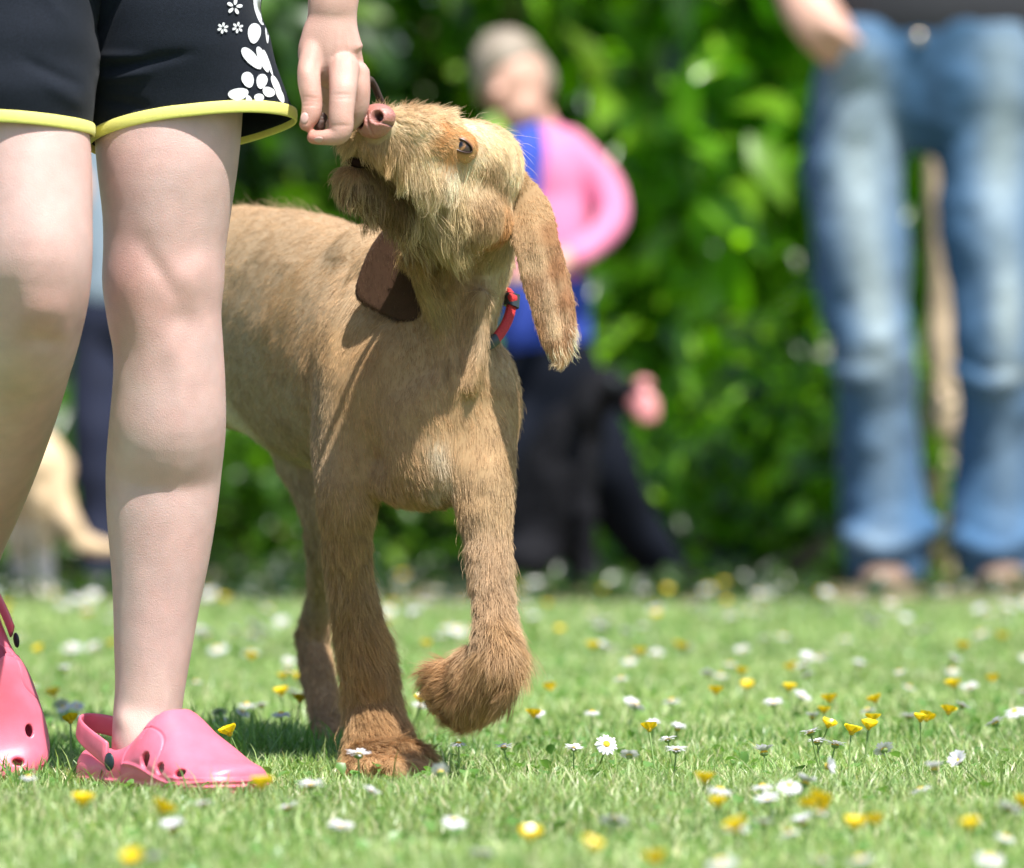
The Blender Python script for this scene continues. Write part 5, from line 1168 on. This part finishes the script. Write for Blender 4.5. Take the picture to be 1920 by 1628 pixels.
# ------------------------------------------------------------------ daisies and buttercups
M_petal = mat('daisy_petal', attr='col', rough=.6, translucent=.25)
M_disc = mat('daisy_disc', (.80, .52, .03), rough=.8, bump=1, bscale=1500, noise=.2, nscale=900)
M_cup = mat('buttercup_petal', (.88, .66, .012), rough=.25, spec=.6, translucent=.3, tcol=(.9, .7, .02))
M_stem = mat('flower_stem', (.22, .34, .10), rough=.6, translucent=.2, tcol=(.25, .4, .1))
def daisy_meshes(openness, seed, R=.0105):
    """openness 1 = flat open, 0.3 = half closed, petals raised"""
    r = random.Random(seed); V = []; F = []; C = []
    n = 34
    for ring in (0, 1):
        for k in range(n // 2):
            a = (k + .5 * ring) * 4 * math.pi / n + r.uniform(-.06, .06); L = R * r.uniform(.85, 1.08); w = R * .125
            el = (1 - openness) * 1.25 + ring * .12 + r.uniform(-.12, .12); ca, sa = math.cos(a), math.sin(a); o = len(V)
            for t, ww in ((.22, .5), (.6, 1.0), (.88, .9), (1.0, .3)):
                e = el - .25 * t; rr = L * t * math.cos(e); z = L * t * math.sin(e) + .0004 * ring
                for s in (-1, 1): V.append((rr * ca - s * w * ww * sa, rr * sa + s * w * ww * ca, z + .0004 * abs(s)))
                c = (.72, .72, .73) if t < .95 else (.70, .62, .65); C += [c, c]
            for i in range(3): F.append((o + 2 * i, o + 2 * i + 1, o + 2 * i + 3, o + 2 * i + 2))
    me = mesh_of('petals', V, F); add_col(me, np.array(C))
    v, f = ell((0, 0, .0004), (R * .34, R * .34, R * .22), nu=16, nv=8); disc = mesh_of('disc', v, f)
    v, f = ell((0, 0, -.0008), (R * .36, R * .36, R * .22), nu=12, nv=6); cup = (v, f)
    return me, disc, cup
def stem_mesh(h, bend, cup=None):
    C = catmull([(bend * .9, bend * .3, -h), (bend * .5, bend * .1, -h * .55), (0, 0, -.001)], 4)
    p = [tube_raw(C, np.full(len(C), .0008), np.full(len(C), .0008), k=6)]
    if cup is not None: p.append(cup)
    return mesh_of('stem', *join(p))
def buttercup_meshes(seed, R=.0098):
    V = []; F = []; r = random.Random(seed)
    for k in range(5):
        a = k * 2 * math.pi / 5; o = len(V); ca, sa = math.cos(a), math.sin(a); L = R * r.uniform(.92, 1.06)
        for i, (t, ww) in enumerate(((.1, .12), (.4, .46), (.75, .64), (1.0, .36))):
            e = 1.12 - .30 * t; rr = L * t * math.cos(e); z = L * t * math.sin(e)
            for s in (-1, 0, 1): V.append((rr * ca - s * L * ww * sa, rr * sa + s * L * ww * ca, z + abs(s) * L * .10 * t))
        for i in range(3):
            for j in range(2): F.append((o + 3 * i + j, o + 3 * i + j + 1, o + 3 * i + j + 4, o + 3 * i + j + 3))
    me = evaluated(mesh_of('petals', V, F), [('SUBSURF', dict(levels=1))])
    v, f = ell((0, 0, R * .22), (R * .26, R * .26, R * .28), nu=12, nv=7); return me, mesh_of('stamens', v, f)

def make_daisy(op, seed):
    root = empty('daisy', (0, 0, 0)); pm, dm, cup = daisy_meshes(op, seed)
    link('petals', pm, M_petal, root); link('disc', dm, M_disc, root); link('stem', stem_mesh(.045, .006, cup), M_stem, root)
    return root
def make_cup(seed):
    root = empty('buttercup', (0, 0, 0)); pm, sm_ = buttercup_meshes(seed)
    link('petals', pm, M_cup, root); link('stamens', sm_, M_disc, root); link('stem', stem_mesh(.055, .010), M_stem, root)
    return root
def copy_tree(o):
    c = o.copy(); COL.objects.link(c)
    for ch in o.children:
        d = ch.copy(); COL.objects.link(d); d.parent = c
    return c
DP = [[make_daisy(1.0, 1), False], [make_daisy(.72, 2), False], [make_daisy(.42, 3), False]]
BP = [[make_cup(1), False], [make_cup(5), False]]
def put(protos, k, px, py, z, label, cat, group, az, tilt, sc=1.0, Y=None):
    if Y is None: Y = (CAMZ - z) * FPX / (py - HY)
    pr = protos[k]; o = pr[0] if not pr[1] else copy_tree(pr[0]); pr[1] = True
    p = P(px, py, Y); o.location = (p[0], p[1], z)
    o.rotation_euler = (tilt * math.cos(az), tilt * math.sin(az), rnd.uniform(0, 6.28)); o.scale = (sc, sc, sc)
    tag(o, label, cat, group); return o
DG = 'lawn daisies in the grass'; BG = 'buttercups in the grass'
# (px, py, kind, toward-camera tilt, label)
near = [(1137, 1396, 0, 1.05, 'open white daisy turning its yellow centre to the viewer'), (1180, 1418, 1, .5, 'white daisy just right of and below the daisy with yellow centre showing'), (1076, 1404, 1, .2, 'white daisy just left of the daisy with yellow centre showing'),
        (1252, 1388, 1, -.2, 'pale daisy on a dark stem beside the yellow buttercup, upper of two'), (1268, 1408, 1, -.1, 'pale daisy on a dark stem, lower of two'), (1520, 1375, 1, -.3, 'topmost daisy of the clump standing in the sharp grass'),
        (1532, 1392, 1, .1, 'middle daisy of the clump standing in the sharp grass'), (1566, 1398, 1, .2, 'right hand daisy of the clump in the sharp grass'), (1550, 1438, 2, 1.4, 'drooping ragged daisy below the clump'),
        (1658, 1407, 1, .75, 'large daisy with thin dark edged petals at the right of the clump'), (1867, 1357, 1, .5, 'tall daisy near the right edge above the sharp grass'), (1798, 1428, 2, .9, 'half closed daisy leaning over near the right edge'),
        (672, 1416, 1, .1, 'small white daisy in front of the dog front paw'), (826, 1450, 2, .8, 'ragged white daisy at the tip of the dog front paw'), (1433, 1412, 2, .2, 'closed pinkish daisy bud left of the daisy clump'), (1752, 1444, 2, .1, 'closed daisy bud low in the grass below the tall daisy'),
        (582, 1474, 1, .1, 'soft white daisy on the grass below the dog legs'), (380, 1510, 1, .1, 'blurred white daisy in front of the pink clog toe'), (1890, 1520, 1, .5, 'blurred round daisy at the right edge in front'), (1430, 1545, 1, .2, 'blurred white daisy front centre right'),
        (1480, 1562, 0, .3, 'blurred open daisy beside the front blurred white daisy'), (1430, 1475, 0, .1, 'soft pale daisy above the buttercup group'), (1440, 1500, 1, .3, 'soft pale daisy between two yellow flowers'), (1535, 1525, 0, .2, 'white daisy under the bright buttercup'),
        (1350, 1482, 0, .2, 'white daisy touching the small yellow buttercup'), (905, 1605, 1, .3, 'big blurred daisy at the bottom below the dog'), (1540, 1612, 0, .3, 'blurred daisy at the bottom edge, left one of the right pair'), (1612, 1612, 0, .3, 'blurred daisy at the bottom edge, right one of the right pair'),
        (1855, 1610, 0, .3, 'blurred daisy in the bottom right corner'), (1352, 1618, 0, .3, 'blurred daisy at the bottom edge below the yellow group'), (290, 1612, 1, .3, 'blurred daisy at the bottom edge beside a yellow flower'), (1110, 1336, 0, .1, 'soft white daisy right of the lifted paw'),
        (860, 1395, 0, .05, 'flat white daisy below the lifted paw'), (945, 1402, 1, .1, 'small pale daisy below and right of the lifted paw'), (1804, 1325, 1, .5, 'soft blue white daisy near the right edge behind the sharp grass'), (1450, 1320, 1, .2, 'wide soft pale daisy pair in the middle lawn')]
for (x, y, k, t, lb) in near:
    put(DP, k, x, y, rnd.uniform(.034, .046), lb, 'daisy', DG, rnd.uniform(-.5, .5), t, rnd.uniform(.75, 1.0))
cups = [(155, 1512, 'large yellow buttercup in front of the pink clog heel'), (490, 1480, 'yellow buttercup touching the toe of the pink clog'), (132, 1357, 'small yellow buttercup behind and between the clogs'), (185, 1374, 'yellow buttercup close behind the clog strap'), (432, 1380, 'yellow buttercup in the dark grass behind the clog'),
        (562, 1318, 'yellow buttercup just left of the dog hind leg'), (470, 1238, 'bright buttercup in the lawn right of the girl leg'), (300, 1526, 'soft orange yellow buttercup in front of the clog'), (1000, 1346, 'yellow buttercup right of the lifted paw'), (1276, 1216, 'yellow buttercup high in the middle lawn, on its own'),
        (1218, 1372, 'yellow buttercup beside the pale daisies on dark stems'), (1485, 1256, 'soft yellow buttercup below the blue jeans'), (1480, 1296, 'soft yellow buttercup below another one under the jeans'), (1790, 1290, 'bright yellow buttercup toward the right edge'), (1862, 1278, 'pale soft buttercup at the right edge'),
        (1552, 1365, 'yellow buttercup behind the daisy clump'), (1556, 1318, 'small yellow buttercup above the daisy clump'), (1596, 1378, 'yellow buttercup right of the daisy clump, lower'), (1636, 1354, 'yellow buttercup above the large dark edged daisy'), (1643, 1318, 'yellow buttercup further back above the large daisy'), (1628, 1368, 'yellow buttercup touching the one above the large daisy'),
        (1726, 1354, 'yellow buttercup, left of a close pair'), (1736, 1353, 'yellow buttercup, right of a close pair'), (1778, 1340, 'small pale yellow buttercup near the close pair'), (1320, 1469, 'orange yellow buttercup below the sharp grass'), (1348, 1514, 'small yellow buttercup in the front lawn'),
        (1535, 1506, 'bright yellow buttercup above a white daisy'), (1522, 1514, 'lower yellow buttercup above a white daisy'), (1545, 1520, 'small yellow buttercup beside the bright one'), (1602, 1556, 'blurred yellow buttercup, smaller of two in front'), (1643, 1547, 'blurred yellow buttercup, larger of two in front'), (1820, 1556, 'blurred orange buttercup at the front right'),
        (1385, 1560, 'faint yellow buttercup in the front lawn'), (995, 1577, 'large blurred yellow buttercup at the front centre'), (1105, 1595, 'blurred yellow buttercup at the bottom edge'), (250, 1620, 'blurred buttercup at the bottom left edge'), (1230, 1622, 'blurred buttercup cut by the bottom edge'), (800, 1213, 'yellow buttercup seen between the front legs'),
        (788, 1318, 'soft yellow buttercup left of the lifted paw'), (75, 1222, 'faint yellow buttercup behind the raised clog'), (528, 1305, 'faint buttercup beside the dog hind leg'), (1250, 1110, 'hazy yellow buttercup at the far edge of the lawn'), (1915, 1515, 'buttercup cut by the right edge')]
for (x, y, lb) in cups: put(BP, rnd.randrange(2), x, y, rnd.uniform(.036, .050), lb, 'buttercup', BG, rnd.uniform(0, 6.28), rnd.uniform(0, .5), rnd.uniform(.9, 1.15))
def where(px):
    for lim, w in ((200, 'left of the standing leg'), (430, 'behind the pink clogs'), (620, 'between the girl and the dog'), (860, 'under the dog'), (1100, 'right of the lifted paw'), (1320, 'in line with the person in pink'),
                   (1540, 'between the pink person and the jeans'), (1740, 'below the left trouser leg of the jeans')):
        if px < lim: return w
    return 'below the right trouser leg of the jeans'
zones = [(3.9, 4.6, 16, 'out of focus front daisy'), (5.2, 6.4, 62, 'soft mid lawn daisy'), (6.4, 8.2, 90, 'blurred back lawn daisy'), (8.2, 9.3, 60, 'faint far edge daisy')]
for (y0, y1, n, lb) in zones:
    for i in range(n):
        Y = rnd.uniform(y0, y1); x = rnd.uniform(-1, 1) * (Y * .0873 + .06)
        z = rnd.uniform(.026, .044); py = HY + (CAMZ - z) * FPX / Y
        put(DP, rnd.choice((0, 0, 1, 1, 2)), CX + x * FPX / Y, py, z, lb + ' ' + where(CX + x * FPX / Y), 'daisy', DG, rnd.uniform(-1.5, 1.5), rnd.uniform(0, .6), rnd.uniform(.7, 1.05) * (1.0 if Y < 7 else 1.2), Y=Y)
for i in range(46):
    Y = rnd.uniform(5.4, 9.4); x = rnd.uniform(-1, 1) * (Y * .0873 + .06); z = rnd.uniform(.03, .05)
    put(BP, rnd.randrange(2), CX + x * FPX / Y, HY + (CAMZ - z) * FPX / Y, z, 'small hazy back lawn buttercup ' + where(CX + x * FPX / Y), 'buttercup', BG, rnd.uniform(0, 6.28), rnd.uniform(0, .5), rnd.uniform(.8, 1.1), Y=Y)
